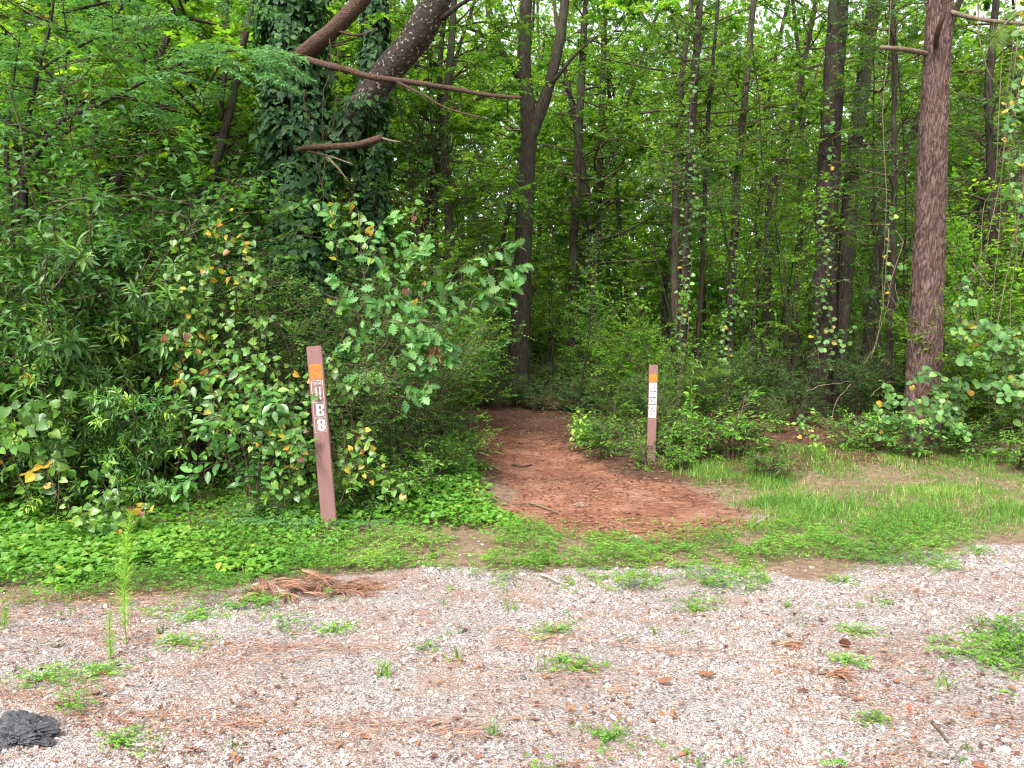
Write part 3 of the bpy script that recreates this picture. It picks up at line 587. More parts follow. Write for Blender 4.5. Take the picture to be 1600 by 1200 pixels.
for q_i, (nm, lab, line, D, w, mt, cr) in enumerate(NT):
    e_t, _b, P_t, _r = named_tree(nm, lab, line, D, w, mt, cr, 10, sway=.008, top=13)
    for h in ((3.4, 6.2) if q_i % 3 == 0 else (4.6,)):            # a lower branchlet or two in leaf
        k = int(np.argmin(abs(P_t[:, 2] - h))); c = put('crown', (CROWN_D if q_i % 2 else CROWN)[q_i % 3], e_t, P_t[k]); c.scale = (.55, .55, .5); c.rotation_euler = (0, 0, q_i * 1.7)

# 4. the pine with plated bark
def pine():
    D = 11.5; rng = R_(77); line = [(1440, 660), (1447, 500), (1455, 300), (1462, 130), (1469, 0), (1478, -250)]
    P = smooth_line([at(a, b, D) for a, b in line], 40); gz = float(H(P[0][0], P[0][1])); P[0, 2] = min(P[0, 2], gz); base = np.array((P[0][0], P[0][1], gz))
    P = smooth_line(np.concatenate([base[None] - (0, 0, .3), P]), 420) - base; n = len(P); sides = 120
    z = P[:, 2]; rad = np.interp(z, [-.3, 0, .5, 5, 9], np.array([68, 56, 50, 38, 33]) * D / FPX / 2)
    th = np.linspace(0, 2 * math.pi, sides, endpoint=False)
    u = (th[None] * .26 / .042); vv = (z[:, None] / .17) * np.ones((1, sides))
    # plates: long wavy-edged flakes between upright fissures
    TH = th[None] * np.ones((n, 1)); ZZ = z[:, None] * np.ones((1, sides)); cx, sy = np.cos(TH), np.sin(TH)
    wz = vnoise(cx * 2.2 + 7, ZZ * 2.6 + sy * 2.2, 1, 5) - .5; wf = vnoise(cx * 6 + 3, ZZ * 8 + sy * 6, 1, 6) - .5
    NU = 33; u = TH / (2 * math.pi) * NU + 1.5 * wz + .55 * wf; vv = ZZ / .15 + .8 * wf + .9 * vnoise(cx * 3, sy * 3 + ZZ * .4, 1, 9)
    iu = np.floor(u).astype(int); iv = np.floor(vv).astype(int); d1 = np.full((n, sides), 9.); d2 = d1.copy(); idc = np.zeros((n, sides))
    for a in (-1, 0, 1):
        for b in (-1, 0, 1):
            cu, cv = iu + a, iv + b; h1 = _tab[(cu % NU * 7 + 3) & 255, (cv * 5 + 11) & 255]; h2 = _tab[(cu % NU * 3 + 91) & 255, (cv * 9 + 7) & 255]
            dd = np.hypot((u - cu - h1), (vv - cv - h2) * .6); m = dd < d1
            d2 = np.where(m, d1, np.minimum(d2, dd)); idc = np.where(m, _tab[(cu % NU * 13 + 5) & 255, (cv * 17 + 3) & 255], idc); d1 = np.where(m, dd, d1)
    e_ = d2 - d1; big = vnoise(cx * 1.5 + 4, ZZ * 1.1 + sy * 1.5, 1, 17); plate = sst(.0, .22 + .3 * big, e_ + .16 * wf); fine = vnoise(cx * 22 + sy * 9, ZZ * 20 + sy * 22, 1, 14)
    plate = plate * (.75 + .25 * fine); r = rad[:, None] * (1 + .035 * np.sin(th * 2 + 1)[None]) + plate * (.007 + .014 * idc) + .004 * fine - .006
    T = nrm(np.gradient(P, axis=0)); A = nrm(np.cross(T, np.array((0, 1., 0)))); B = np.cross(T, A)
    v = P[:, None] + r[..., None] * (np.cos(th)[None, :, None] * A[:, None] + np.sin(th)[None, :, None] * B[:, None])
    i = np.arange(n - 1)[:, None] * sides; k = np.arange(sides)[None]; k2 = (k + 1) % sides
    f = np.concatenate([np.stack([i + k, i + k2, i + sides + k2], -1).reshape(-1, 3), np.stack([i + k, i + sides + k2, i + sides + k], -1).reshape(-1, 3)])
    f = f[:, ::-1]
    e = empty('pine_tree', base); tag(e, 'tall pine with reddish plated bark rising beside the hanging vines', 'tree', 'tree trunks along the edge of the wood')
    g = Geo(); g.add(v.reshape(-1, 3), f, np.clip(plate * (.42 + .4 * idc) + .2 * (fine - .4) + .3 * (big - .5), 0, 1).ravel()); put('trunk', g.mesh('trunk', M_pine), e)
    lb = add_limb(e, base, [(1462, 88, 11.6), (1440, 82, 11.4), (1410, 77, 11.0), (1376, 74, 10.9)], 11, (9, 6), M_dtwig, n=10, sides=7); lb['label'] = 'short dead branch stub'
    lb = add_limb(e, base, [(1462, 84, 11.5), (1464, 55, 11.18), (1472, 30, 11.0), (1476, 8, 10.95), (1470, -20, 10.9)], 11, (9, 7), M_red, n=12, sides=7)
    add_limb(e, base, [(1475, 6, 10.95), (1483, 2, 10.9), (1490, -2, 10.9)], 11, (5, 3), M_red, 'twig', 6, 5)
    add_limb(e, base, [(1482, 18, 11.4), (1520, 28, 11.2), (1560, 34, 11.0), (1620, 38, 10.8)], 11, (8, 5), M_dtwig, n=12, sides=6)
    # the live branch tips with their long green needles
    for (a, b, D2, s) in ((1553, 58, 10.6, 1.0), (1600, 100, 10.7, .8), (1612, 20, 10.4, .8)):
        c = at(a, b, D2) - base; n_ = 260; d = nrm(rng.normal(0, 1, (n_, 3)) + (.75, -.15, -.25)); o = c + rng.normal(0, .015, (n_, 3)); L_ = .24 * s * rng.uniform(.7, 1.1, n_)
        m = o + d * L_[:, None] * .55; q_ = m + nrm(d + (0, 0, -.25)) * L_[:, None] * .45
        g = Geo(); v, f = sticks(o, m, .0022, .0018); g.add(v, f, np.repeat(rng.random(n_), 6)); v, f = sticks(m, q_, .0018, .0005); g.add(v, f, np.repeat(rng.random(n_), 6)); put('needles', g.mesh('needles', M_pneedle), e, kind='stuff')
    add_limb(e, base, [(1625, 10, 10.4), (1590, 22, 10.5), (1566, 42, 10.6), (1550, 60, 10.6)], 10.5, (6, 3), M_dtwig, 'twig', 8, 5)
    # the crown high above the picture
    g = Geo(); TB = []
    for i_ in range(18):
        z_ = rng.uniform(9.5, 13.5); az = i_ * 2.4; Q = walk(rng, (P[-1][0], P[-1][1], z_), (math.cos(az), math.sin(az), .25), rng.uniform(1.2, 2.6), 6, .15, .02); vv_, ff = tube(Q, np.linspace(.04, .01, 7), 5); g.add(vv_, ff, .5, 1)
        TB += [Q[3 + j % 4] + rng.normal(0, .2, 3) for j in range(8)]
    TB = np.repeat(np.array(TB), 60, 0); d = nrm(rng.normal(0, 1, TB.shape)); v, f = sticks(TB, TB + d * .2, .003, .001); g.add(v, f, .5, 0); put('crown', g.mesh('crown', [M_pneedle, M_twig]), e)
    Q = walk(rng, P[-1], (0.03, 0, 1), 14 - P[-1][2], 6, .02); g = Geo(); v, f = tube(Q, np.linspace(rad[-1], .05, 7), 12); g.add(v, f, .5); put('stem_top', g.mesh('stem_top', M_pine), e)
pine()

# the nameless trees deeper in: trunks and crowns
def wood_tree(x, y, i, sc, ncr, z0, label, group):
    rng = R_(3000 + i); me, P = TRUNK[i % 5]; z = float(H(x, y)); e = empty('woodland_tree', (x, y, z), float(rng.uniform(0, 6.28)), sc); tag(e, label, 'tree', group)
    put('trunk', me, e)
    for k in range(ncr):
        h = z0 / sc + k * 3.4 + rng.uniform(-.4, .4); j = int(np.argmin(abs(P[:, 2] - h))); c = put('crown', CROWN[int(rng.integers(0, 6))], e, P[j]); s = float(rng.uniform(.85, 1.2)) / sc; c.scale = (s, s, s); c.rotation_euler = (0, 0, float(rng.uniform(0, 6.28)))
rng = R_(500); n = 0; placed = []
for D0, D1, cnt in ((17.5, 23, 12), (23, 30, 22), (30, 40, 34)):
    t = 0; c = 0
    while c < cnt and t < 900:
        t += 1; D = rng.uniform(D0, D1); px = rng.uniform(-150, 1750); x = xat(px, D)
        if any((x - a) ** 2 + (D - b) ** 2 < (1.9 + .02 * D) ** 2 for a, b in placed): continue
        if 700 < px < 960 and D < 23: continue
        if trail_w(x, D) > .2: continue
        placed.append((x, D)); c += 1; n += 1
        wood_tree(x, D, n, float(rng.uniform(.8, 1.25)), (1 + n % 2) if D < 23 else 2 if D < 30 else 3, float(rng.uniform(2.6, 5.0)) if D < 30 else float(rng.uniform(1.5, 4)), 'slim woodland tree ' + spot(px, D, 22, 30), 'woodland trees deep behind the trail')
# thin saplings
rng = R_(520); placed = []; c = t = 0
while c < 105 and t < 4000:
    t += 1; D = rng.uniform(12.2, 27); px = rng.uniform(-60, 1660); x = xat(px, D)
    if trail_w(x, D) > .15 or (px < 690 and D < 13): continue
    if 690 < px < 800 and D < 15: continue
    if any((x - a) ** 2 + (D - b) ** 2 < .45 for a, b in placed): continue
    placed.append((x, D)); k = int(rng.integers(0, 5)); e = empty('sapling', (x, D, float(H(x, D))), float(rng.uniform(0, 6.28)), float(rng.uniform(.75, 1.35)))
    tag(e, 'thin leafy sapling ' + spot(px, D, 16, 21), 'sapling', 'saplings in the shade of the wood'); put('stem', SAP[k][0], e); put('crown', SAP[k][1], e); c += 1

# the far side of the wood, one mass of leaves
rng = R_(540); n = 185000; D = rng.uniform(41, 58, n); x = xat(rng.uniform(-260, 1860, n), D); z = H(x, D) + 21 * rng.random(n) ** 1.35 - .2
k = (fbm(x * .5 + D * .3, z * .5, .8, 31) + .25 * rng.random(n) - .003 * z + .17 > .47); x, D, z = x[k], D[k], z[k]; n = len(x)
P = np.stack([x, D, z], 1); X, Z = frame(rng.normal(0, 1, (n, 3)) + (0, 0, -.3), rng.normal(0, .7, (n, 3)) + UP)
g = Geo(); l = rng.uniform(.26, .52, n) * (1 + .5 * sst(12, 5, P[:, 2])); leaves(g, 'cheap', (P, X, Z, l, l * .62), np.clip(.35 + (fbm(x, z, .35, 12) - .5) * 1.2 + rng.normal(0, .1, n), 0, .79))
tag(put('far_woods', g.mesh('far_woods', M_forest), kind='stuff'), 'mass of light green leaves on the far side of the wood')

# ------------------------------------------------------------------ shrubs
def shrub_meshes(seed, Ht, R, nst, ntw, twl, nl, shape, L, Wd, mat, opp=False, whorl=False, tin=(0, .75), odd=.0, jit=.35, droop=.12, ang=(40, 75), low=.12, tip_hi=0.0):
    rng = R_(seed); g = Geo(); gs = Geo(); lines = []
    for i in range(nst):
        az = i * 2.4 + rng.normal(0, .3); sp = rng.uniform(.15, 1) * R / Ht; d = np.array((math.cos(az) * sp, math.sin(az) * sp, 1)); h = Ht * rng.uniform(.6, 1.05)
        P = walk(rng, rng.normal(0, .07, 3) * (1, 1, 0) - (0, 0, .05), d, h, 8, .13, -.015); lines.append(P); v, f = tube(P, np.linspace(.014, .004, 9), 5, cap=False); gs.add(v, f)
        for j in range(7):
            t = rng.uniform(.15, .95); k = min(7, int(t * 8)); a2 = rng.uniform(0, 6.28); Q = walk(rng, P[k] + (P[k + 1] - P[k]) * rng.random(), (math.cos(a2), math.sin(a2), .45), rng.uniform(.3, .8) * R, 5, .18, -.03); lines.append(Q); v, f = tube(Q, np.linspace(.006, .0025, 6), 4, cap=False); gs.add(v, f)
    seg = np.concatenate([np.stack([p[:-1], p[1:]], 1) for p in lines]); seg = seg[seg[:, 1, 2] > low * Ht]
    s = seg[rng.integers(0, len(seg), ntw)]; B = s[:, 0] + (s[:, 1] - s[:, 0]) * rng.random((ntw, 1)); out = B * (1, 1, 0)
    D = nrm(nrm(s[:, 1] - s[:, 0]) * .6 + nrm(out + 1e-3) * .5 + rng.normal(0, .5, (ntw, 3)) + (0, 0, .15)); LN = twl * rng.uniform(.6, 1.3, ntw)
    v, f = sticks(B, B + D * LN[:, None], .0028, .001); g.add(v, f, .5, 1)
    A = twig_leaves(rng, B, D, LN, nl, L, Wd, ang, droop, jit, opp=opp, whorl=whorl, t0=.15 if not whorl else .45)
    tt = np.clip(np.repeat(rng.uniform(tin[0], tin[1], ntw), nl) + rng.normal(0, .08, ntw * nl), 0, .78)
    if tip_hi:
        q_ = np.repeat(rng.random(ntw) < tip_hi, nl); tt[q_] = rng.uniform(.82, 1, q_.sum())
    k = rng.random(len(tt)) < odd; tt[k] = rng.uniform(.82, 1, k.sum()); leaves(g, shape, A, tt)
    return gs.mesh('stem', M_twig), g.mesh('foliage', [mat, M_twig])
SHRUB = {
    'privet': [shrub_meshes(600 + i, 2.2, .95, 9, 520, .26, 14, 'simple', .036, .019, M_privet, opp=True, odd=.004, jit=.3) for i in range(3)],
    'laurel': [shrub_meshes(610 + i, 2.5, 1.0, 8, 330, .2, 10, 'lance', .115, .032, M_laurel, whorl=True, ang=(45, 85), jit=.25, droop=.2, tip_hi=.05) for i in range(3)],
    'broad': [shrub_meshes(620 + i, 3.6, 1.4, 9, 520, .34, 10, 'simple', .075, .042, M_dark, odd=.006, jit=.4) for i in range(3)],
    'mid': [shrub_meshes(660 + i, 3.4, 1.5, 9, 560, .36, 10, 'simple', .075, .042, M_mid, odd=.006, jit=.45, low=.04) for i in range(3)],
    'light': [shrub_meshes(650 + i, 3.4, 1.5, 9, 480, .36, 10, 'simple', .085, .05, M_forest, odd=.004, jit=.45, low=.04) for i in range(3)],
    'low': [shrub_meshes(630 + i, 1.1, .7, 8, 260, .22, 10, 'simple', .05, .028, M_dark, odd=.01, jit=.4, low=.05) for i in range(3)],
    'weed': [shrub_meshes(640 + i, .75, .3, 7, 120, .16, 9, 'lance', .055, .018, M_weed, jit=.35, low=.05) for i in range(2)],
}
def shrub(name, label, group, kind, px, D, sc=1.0, i=0, wide=1.0):
    rng = R_(int(px * 3 + D * 100) % 100000); x = xat(px, D); e = empty(name, (x, D, float(H(x, D)) - .02), float(rng.uniform(0, 6.28)), (sc * wide, sc * wide, sc)); tag(e, label, 'shrub', group)
    st, fo = SHRUB[kind][i % len(SHRUB[kind])]; put('stem', st, e); put('foliage', fo, e, kind='stuff'); return e
LAUREL = [(30, 7.6, 1.2, 'tallest long-leaved glossy shrub at the edge of the picture'), (150, 7.9, 1.18, 'long-leaved glossy shrub beside the tallest one, below the feathery fronds'), (-70, 7.5, 1.1, 'long-leaved glossy shrub cut off by the edge of the picture'), (95, 7.2, .62, 'low long-leaved shrub in front of the tall glossy ones'), (235, 7.35, .68, 'low long-leaved shrub below the yellowing brier'), (215, 8.6, 1.2, 'long-leaved glossy shrub set back behind the yellowing brier')]
for i, (px, D, s, lab) in enumerate(LAUREL): shrub('long_leaved_shrub', lab, 'glossy long-leaved shrubs', 'laurel', px, D, s, i)
PRIV = [(310, 8.2, .98, 'small-leaved shrub behind the yellowing brier vines'), (385, 8.0, .9, 'small-leaved shrub between the brier and the tall post'), (445, 8.2, 1.05, 'small-leaved shrub rising just behind the tall post, on its near side'), (500, 8.6, 1.2, 'tall small-leaved shrub in front of the ivy-clad trunk'), (560, 8.0, .82, 'small-leaved shrub standing beyond the tall post toward the oak'), (610, 8.4, .85, 'small-leaved shrub under the oak sapling'), (655, 9.3, .85, 'small-leaved shrub beside the trail, nearest to it'), (610, 9.8, 1.15, 'taller small-leaved shrub behind the oak sapling'), (688, 10.8, .8, 'small-leaved shrub farther along the trail edge'), (700, 12.4, .75, 'last small-leaved shrub where the trail bends away'), (270, 9.2, 1.35, 'tall small-leaved shrub behind the glossy long-leaved ones')]
for i, (px, D, s, lab) in enumerate(PRIV): shrub('small_leaved_shrub', lab, 'small-leaved shrubs beside the tall post', 'privet', px, D, s, i)
for i, (px, D, s) in enumerate([(-40, 10.0, 1.15), (60, 10.4, 1.1), (150, 10.0, 1.0), (230, 10.6, 1.05), (310, 10.2, 1.0), (390, 10.8, 1.0), (380, 9.5, .8), (540, 11.2, .75), (600, 11.6, .8), (640, 12.6, .8), (560, 13.4, .9), (480, 13, 1), (420, 12.6, 1.2), (330, 12.6, 1.25), (230, 13, 1.3), (120, 12.8, 1.3), (20, 12.8, 1.3), (-60, 13, 1.2), (650, 15, .8), (690, 16.5, .7)]):
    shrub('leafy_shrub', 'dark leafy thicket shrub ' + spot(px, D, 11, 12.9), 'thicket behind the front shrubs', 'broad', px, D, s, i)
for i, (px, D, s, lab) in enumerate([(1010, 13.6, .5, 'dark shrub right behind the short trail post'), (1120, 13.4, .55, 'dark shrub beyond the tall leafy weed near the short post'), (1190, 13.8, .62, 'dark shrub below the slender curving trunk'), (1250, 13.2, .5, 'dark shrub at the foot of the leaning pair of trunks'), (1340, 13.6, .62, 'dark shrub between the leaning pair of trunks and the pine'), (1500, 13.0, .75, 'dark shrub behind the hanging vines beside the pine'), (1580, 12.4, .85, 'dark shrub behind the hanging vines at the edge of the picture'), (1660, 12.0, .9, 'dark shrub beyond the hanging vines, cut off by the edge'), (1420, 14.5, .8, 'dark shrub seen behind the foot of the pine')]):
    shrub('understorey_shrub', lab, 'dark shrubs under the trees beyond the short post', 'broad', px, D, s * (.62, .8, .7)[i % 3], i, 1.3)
rng = R_(655)
for i in range(44):
    D = rng.uniform(22, 41); px = rng.uniform(-60, 1660)
    shrub('woodland_bush', 'leafy light green bush ' + spot(px, D, 28, 35), 'light green bushes far back in the wood', 'light', px, D, float(rng.uniform(.8, 1.5)), i, 1.2)
for i, (px, D, s, lab) in enumerate([(60, 9.0, 1.4, 'leafy mid-green shrub rising behind the tallest glossy shrub'), (180, 9.3, 1.45, 'leafy mid-green shrub under the feathery fronds'), (296, 9.5, 1.2, 'leafy mid-green shrub behind the top of the tall brier'), (356, 9.8, 1.05, 'leafy mid-green shrub between brier and ivy-clad trunk'), (640, 10.6, .8, 'leafy mid-green shrub behind the oak sapling'), (-30, 9.2, 1.5, 'leafy mid-green shrub cut off behind the edge glossy shrub'), (120, 11.5, 1.5, 'taller leafy mid-green shrub far behind the feathery tree'), (260, 11.8, 1.5, 'taller leafy mid-green shrub behind the tall brier'), (400, 12, 1.4, 'taller leafy mid-green shrub behind the ivy trunk')]):
    shrub('thicket_shrub', lab, 'mid-green shrubs in the thicket', 'mid', px, D, s, i)
for i, (px, D, s, k_) in enumerate([(960, 13.2, .55, 'light'), (1040, 12.6, .5, 'privet'), (1090, 13.0, .6, 'light'), (1150, 12.4, .55, 'light'), (1220, 12.3, .5, 'privet'), (1270, 12.6, .6, 'light'), (1330, 12.2, .5, 'light'), (1390, 13.0, .75, 'light'), (1490, 12.0, .75, 'light'), (1550, 12.6, .95, 'light'), (1610, 11.6, .85, 'light'), (1530, 14.5, 1.3, 'light'), (1440, 14.2, 1.1, 'light'), (1350, 15.0, 1.0, 'light'), (1230, 15.2, .9, 'light'), (1160, 15.6, .9, 'light'), (1030, 15.4, .8, 'light'), (980, 17.2, .8, 'light'), (900, 20.5, .8, 'light'), (730, 19.5, .9, 'light'), (700, 17.0, .9, 'light'), (660, 14.0, .95, 'light'), (700, 13.4, .6, 'light'), (690, 11.6, .65, 'light')]):
    if i in (3, 5, 7, 13, 6, 14): continue
    shrub('brush_shrub', 'leafy brush shrub ' + spot(px, D, 13, 16), 'leafy brush under the trees', k_, px, D, s * (.6, 1.25, .85, 1.1, .7)[i % 5], i, 1.0)
for i, (px, D) in enumerate([(-40, 11), (40, 12), (120, 11.2), (190, 12.4), (270, 11.4), (340, 12.8), (400, 14.5), (300, 15), (160, 15), (60, 15.5), (-20, 15), (230, 17), (380, 17), (520, 16), (640, 17.5), (470, 19)]):
    z = float(H(xat(px, D), D)); e = empty('understorey_tree', (xat(px, D), D, z), i * 1.3, .75); tag(e, 'small leafy tree ' + spot(px, D, 13, 16), 'tree', 'small leafy trees in the thicket'); put('trunk', TRUNK[i % 5][0], e)
    for j, h in enumerate((2.6, 5.6) if D > 14.2 else (3.4,)):
        c = put('crown', CROWN[(i + j) % 6], e, TRUNK[i % 5][1][int(h / .75 / TRUNK[i % 5][1][-1][2] * 22)]); c.scale = (1.25, 1.25, 1.15); c.rotation_euler = (0, 0, i + 2.0 * j)
LOWS = [(760, 16.9, .7), (800, 17.3, .75), (845, 17.0, .7), (890, 16.8, .8), (930, 16.2, .75), (975, 15.2, .7), (735, 17.6, .8), (760, 19.6, .8), (720, 20.5, .9), (850, 20.6, .75), (900, 19.4, .8), (960, 18.4, .8), (1000, 16.5, .75), (940, 16.4, .6), (1080, 16, .8), (1150, 17, .9), (1230, 16.4, .9), (1300, 16.8, .9), (1380, 15.6, .9), (880, 22.5, 1), (820, 24, 1), (960, 22, 1), (1040, 20.5, 1), (1120, 21, 1), (1210, 20, 1), (1290, 21, 1), (1370, 19, 1), (700, 18.5, .8), (740, 23, 1), (1440, 18, 1), (1520, 16, 1), (990, 26, 1.1), (1080, 27, 1.1), (1180, 26, 1.1), (900, 28, 1.2), (790, 28.5, 1.2), (1280, 27, 1.2), (1400, 25, 1.2)]
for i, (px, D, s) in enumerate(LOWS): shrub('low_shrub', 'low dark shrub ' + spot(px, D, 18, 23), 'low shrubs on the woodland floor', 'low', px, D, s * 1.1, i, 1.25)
for i, (px, D, s, lab) in enumerate([(600, 7.5, .8, 'bright bushy weed among the creeper in front of the oak sapling'), (640, 8.0, .9, 'bright bushy weed beside the trail, below the oak leaves'), (690, 8.6, .8, 'bright bushy weed leaning over the trail edge'), (715, 9.6, .8, 'bright bushy weed farther along the trail edge'), (722, 10.8, .75, 'last bright weed along the shaded trail edge'), (660, 8.7, 1.1, 'taller bright weed below the dead oak leaf bunch'), (560, 7.4, .8, 'bright bushy weed just beyond the tall post'), (470, 7.35, .7, 'bright bushy weed just behind the tall post'), (700, 12.2, .8, 'shaded weed where the trail bends away')]):
    shrub('edge_weed', lab, 'weeds along the trail edge', 'weed', px, D, s, i, 1.5)['category'] = 'weed'
WEEDS = [(945, 11.9, .9, 'bushy green weed on the trail side of the short post'), (980, 11.3, .95, 'bushy green weed touching the short post'), (1050, 11.2, .9, 'bushy green weed just beyond the short post'), (1105, 11.0, .95, 'bushy green weed below the tall leafy stalk'), (1150, 10.7, 1.15, 'bright tall weed at the edge of the grass beyond the short post'), (1010, 10.5, .6, 'small bright weed in front of the short post'), (1070, 10.3, .55, 'small bright weed at the edge of the clay beyond the short post'), (1330, 11.0, .7, 'small weed below the pine-side thicket'), (920, 12.8, .7, 'low weed where the leaf litter meets the trail'), (1385, 10.6, 1.0, 'leafy weed at the foot of the pine')]
WEEDS += [(1200, 9.6, .6, 'small weed in the grass nearest the clay'), (1590, 10.0, .9, 'tall bushy weed in the grass at the edge of the picture'), (1520, 10.5, .8, 'bushy weed at the back of the grass beyond the pine')]
for i, (px, D, s, lab) in enumerate(WEEDS): shrub('weed', lab, 'weeds round the short post', 'weed', px, D, s * 1.15, i, 1.3)['category'] = 'weed'

# ------------------------------------------------------------------ plants near enough for single leaves
LEAFMESH = {}
def leaf_mesh(shape, mat, t):
    key = (shape, mat.name, round(t * 12))
    if key not in LEAFMESH:
        V, F = LEAF[shape]; g = Geo(); g.add(V, F, round(t * 12) / 12, 0, True); LEAFMESH[key] = g.mesh('leaf', mat)
    return LEAFMESH[key]
def leafy_thing(name, label, categ, base, stems, A, tt, shape, mat, nmax=300, group=None, stem_mat=None, prefer=None):
    """A plant in world coordinates: its stems, its nearest leaves one by one, and the rest as foliage."""
    base = np.asarray(base, float); e = empty(name, base); tag(e, label, categ, group)
    for P, r0, r1 in stems:
        g = Geo(); v, f = tube(np.asarray(P) - base, np.linspace(r0, r1, len(P)), 6); g.add(v, f); put('stem', g.mesh('stem', stem_mat or M_twig), e)
    P, X, Z, L, Wd = A; order = np.argsort(np.linalg.norm(P - (0, 0, CAMZ), axis=1) + (0 if prefer is None else prefer)); near = order[:nmax]; rest = order[nmax:]; Y = np.cross(Z, X)
    for i in near:
        o = put('leaf', leaf_mesh(shape, mat, float(tt[i])), e); p = P[i] - base
        o.matrix_basis = Matrix(((X[i][0] * L[i], Y[i][0] * Wd[i], Z[i][0] * L[i], p[0]), (X[i][1] * L[i], Y[i][1] * Wd[i], Z[i][1] * L[i], p[1]), (X[i][2] * L[i], Y[i][2] * Wd[i], Z[i][2] * L[i], p[2]), (0, 0, 0, 1)))
    if len(rest):
        g = Geo(); leaves(g, shape, (P[rest] - base, X[rest], Z[rest], L[rest], Wd[rest]), tt[rest]); put('foliage', g.mesh('foliage', mat), e, kind='stuff')
    return e
def along(rng, P, every, L, Wd, droop=.5, face=(0, -.7, .35), jit=.35, spread=.9, t0=.0):
    """Leaves set alternately along a stem P, turned to the open side."""
    d = np.linalg.norm(np.diff(P, axis=0), axis=1); s = np.concatenate([[0], np.cumsum(d)]); u = np.arange(s[-1] * t0 + every * .5, s[-1], every); u = u + rng.normal(0, every * .2, len(u)); n = len(u)
    p = np.stack([np.interp(u, s, P[:, i]) for i in range(3)], 1); T = np.stack([np.interp(u, s, np.gradient(P[:, i])) for i in range(3)], 1); T = nrm(T)
    f = np.asarray(face, float); S_ = nrm(np.cross(T, f + rng.normal(0, .3, (n, 3)))); side = np.where(np.arange(n) % 2, 1., -1.)[:, None]
    X = T * .45 + S_ * side * spread + rng.normal(0, jit * .6, (n, 3)); X[:, 2] -= droop; Z = f + rng.normal(0, jit, (n, 3)); X, Z = frame(X, Z)
    l = L * rng.uniform(.6, 1.2, n); return p + X * (l * .25)[:, None], X, Z, l, Wd / L * l * rng.uniform(.9, 1.1, n)

# yellowing brier draped over the shrubs
def brier(label, anchors, D, seed, n_st, every=.085, L=.075, odd=.35, top_jit=30, nmax=240):
    rng = R_(seed); st = []; As = []
    for i in range(n_st):
        a = anchors[i % len(anchors)]; pts = [at(p[0] + rng.normal(0, top_jit * .4), p[1] + rng.normal(0, 12), D + rng.normal(0, .12) + .25 * (k / len(a)) * (1 if len(a) > 2 else 0)) for k, p in enumerate(a)]
        pts[0][2] = max(float(H(pts[0][0], pts[0][1])), pts[0][2]); P = smooth_line(pts, 18); P[1:] += np.cumsum(rng.normal(0, .012, (17, 3)), 0); st.append((P, .0035, .0018)); As.append(along(rng, P, every, L, L * .85, .35, jit=.6, t0=.12)); 
        for j in range(4):
            k = int(rng.integers(4, 17)); Q = walk(rng, P[k], (rng.normal(0, 1), -.5, rng.normal(.1, .5)), rng.uniform(.25, .5), 5, .3, -.08); st.append((Q, .002, .001)); As.append(along(rng, Q, every * .8, L * .9, L * .78, .5))
    A = cat(*As); b = st[0][0][0]; return leafy_thing('brier_vine', label, 'vine', (b[0], b[1], float(H(b[0], b[1]))), st, A, np.where(rng.random(len(A[0])) < odd * 1.5 * sst(.45, .75, vnoise(A[0][:, 0], A[0][:, 2], 2.6, seed)), rng.uniform(.79, 1, len(A[0])), rng.uniform(.0, .72, len(A[0]))), 'heart', M_brier, nmax, 'yellowing brier vines')
brier('tall yellowing brier vine with heart-shaped leaves climbing the middle of the thicket', [[(310, 770), (300, 640), (290, 520), (275, 410), (260, 330)], [(340, 770), (335, 650), (330, 540), (320, 450), (300, 380)], [(370, 760), (360, 650), (370, 520), (385, 400), (360, 335)], [(330, 770), (322, 640), (312, 500), (330, 390), (345, 345)], [(390, 740), (395, 640), (410, 520), (400, 450), (385, 420)]], 7.35, 701, 10)
brier('pale brier vine with large spotted leaves low at the edge of the picture', [[(90, 800), (92, 740), (88, 680), (70, 640), (30, 645), (-10, 660)], [(95, 800), (80, 740), (55, 700), (20, 660)], [(60, 800), (50, 700), (30, 640), (0, 630)]], 6.75, 702, 4, .11, .115, .3, 20, 60)
brier('yellow brier spray lying low in front of the glossy shrubs', [[(90, 870), (120, 820), (150, 785), (185, 775), (215, 790)], [(110, 860), (140, 800), (175, 790), (200, 800)]], 6.3, 703, 4, .06, .075, .55, 20, 80)
brier('yellow-green brier vine hanging just beside the tall post', [[(440, 800), (455, 720), (445, 650), (430, 600), (405, 580)], [(430, 800), (425, 720), (415, 660), (400, 640)], [(465, 790), (462, 700), (470, 630), (455, 590)], [(470, 790), (468, 740), (470, 680)]], 6.95, 704, 7, .08, .07, .3, 30, 160)
brier('yellow-green brier vine on the trail side of the tall post', [[(540, 800), (545, 720), (530, 650), (545, 600), (530, 575)], [(560, 790), (570, 720), (555, 650)], [(600, 800), (606, 740), (605, 680)]], 7.0, 705, 5, .09, .07, .14, 30, 130)
brier('brier vine with a few round pale leaves climbing toward the broken branch', [[(640, 560), (625, 480), (600, 400), (575, 350), (560, 320)], [(690, 470), (675, 420), (650, 375), (620, 325)], [(560, 520), (545, 430), (515, 330), (490, 310)]], 8.6, 706, 5, .16, .10, .15, 30, 80)

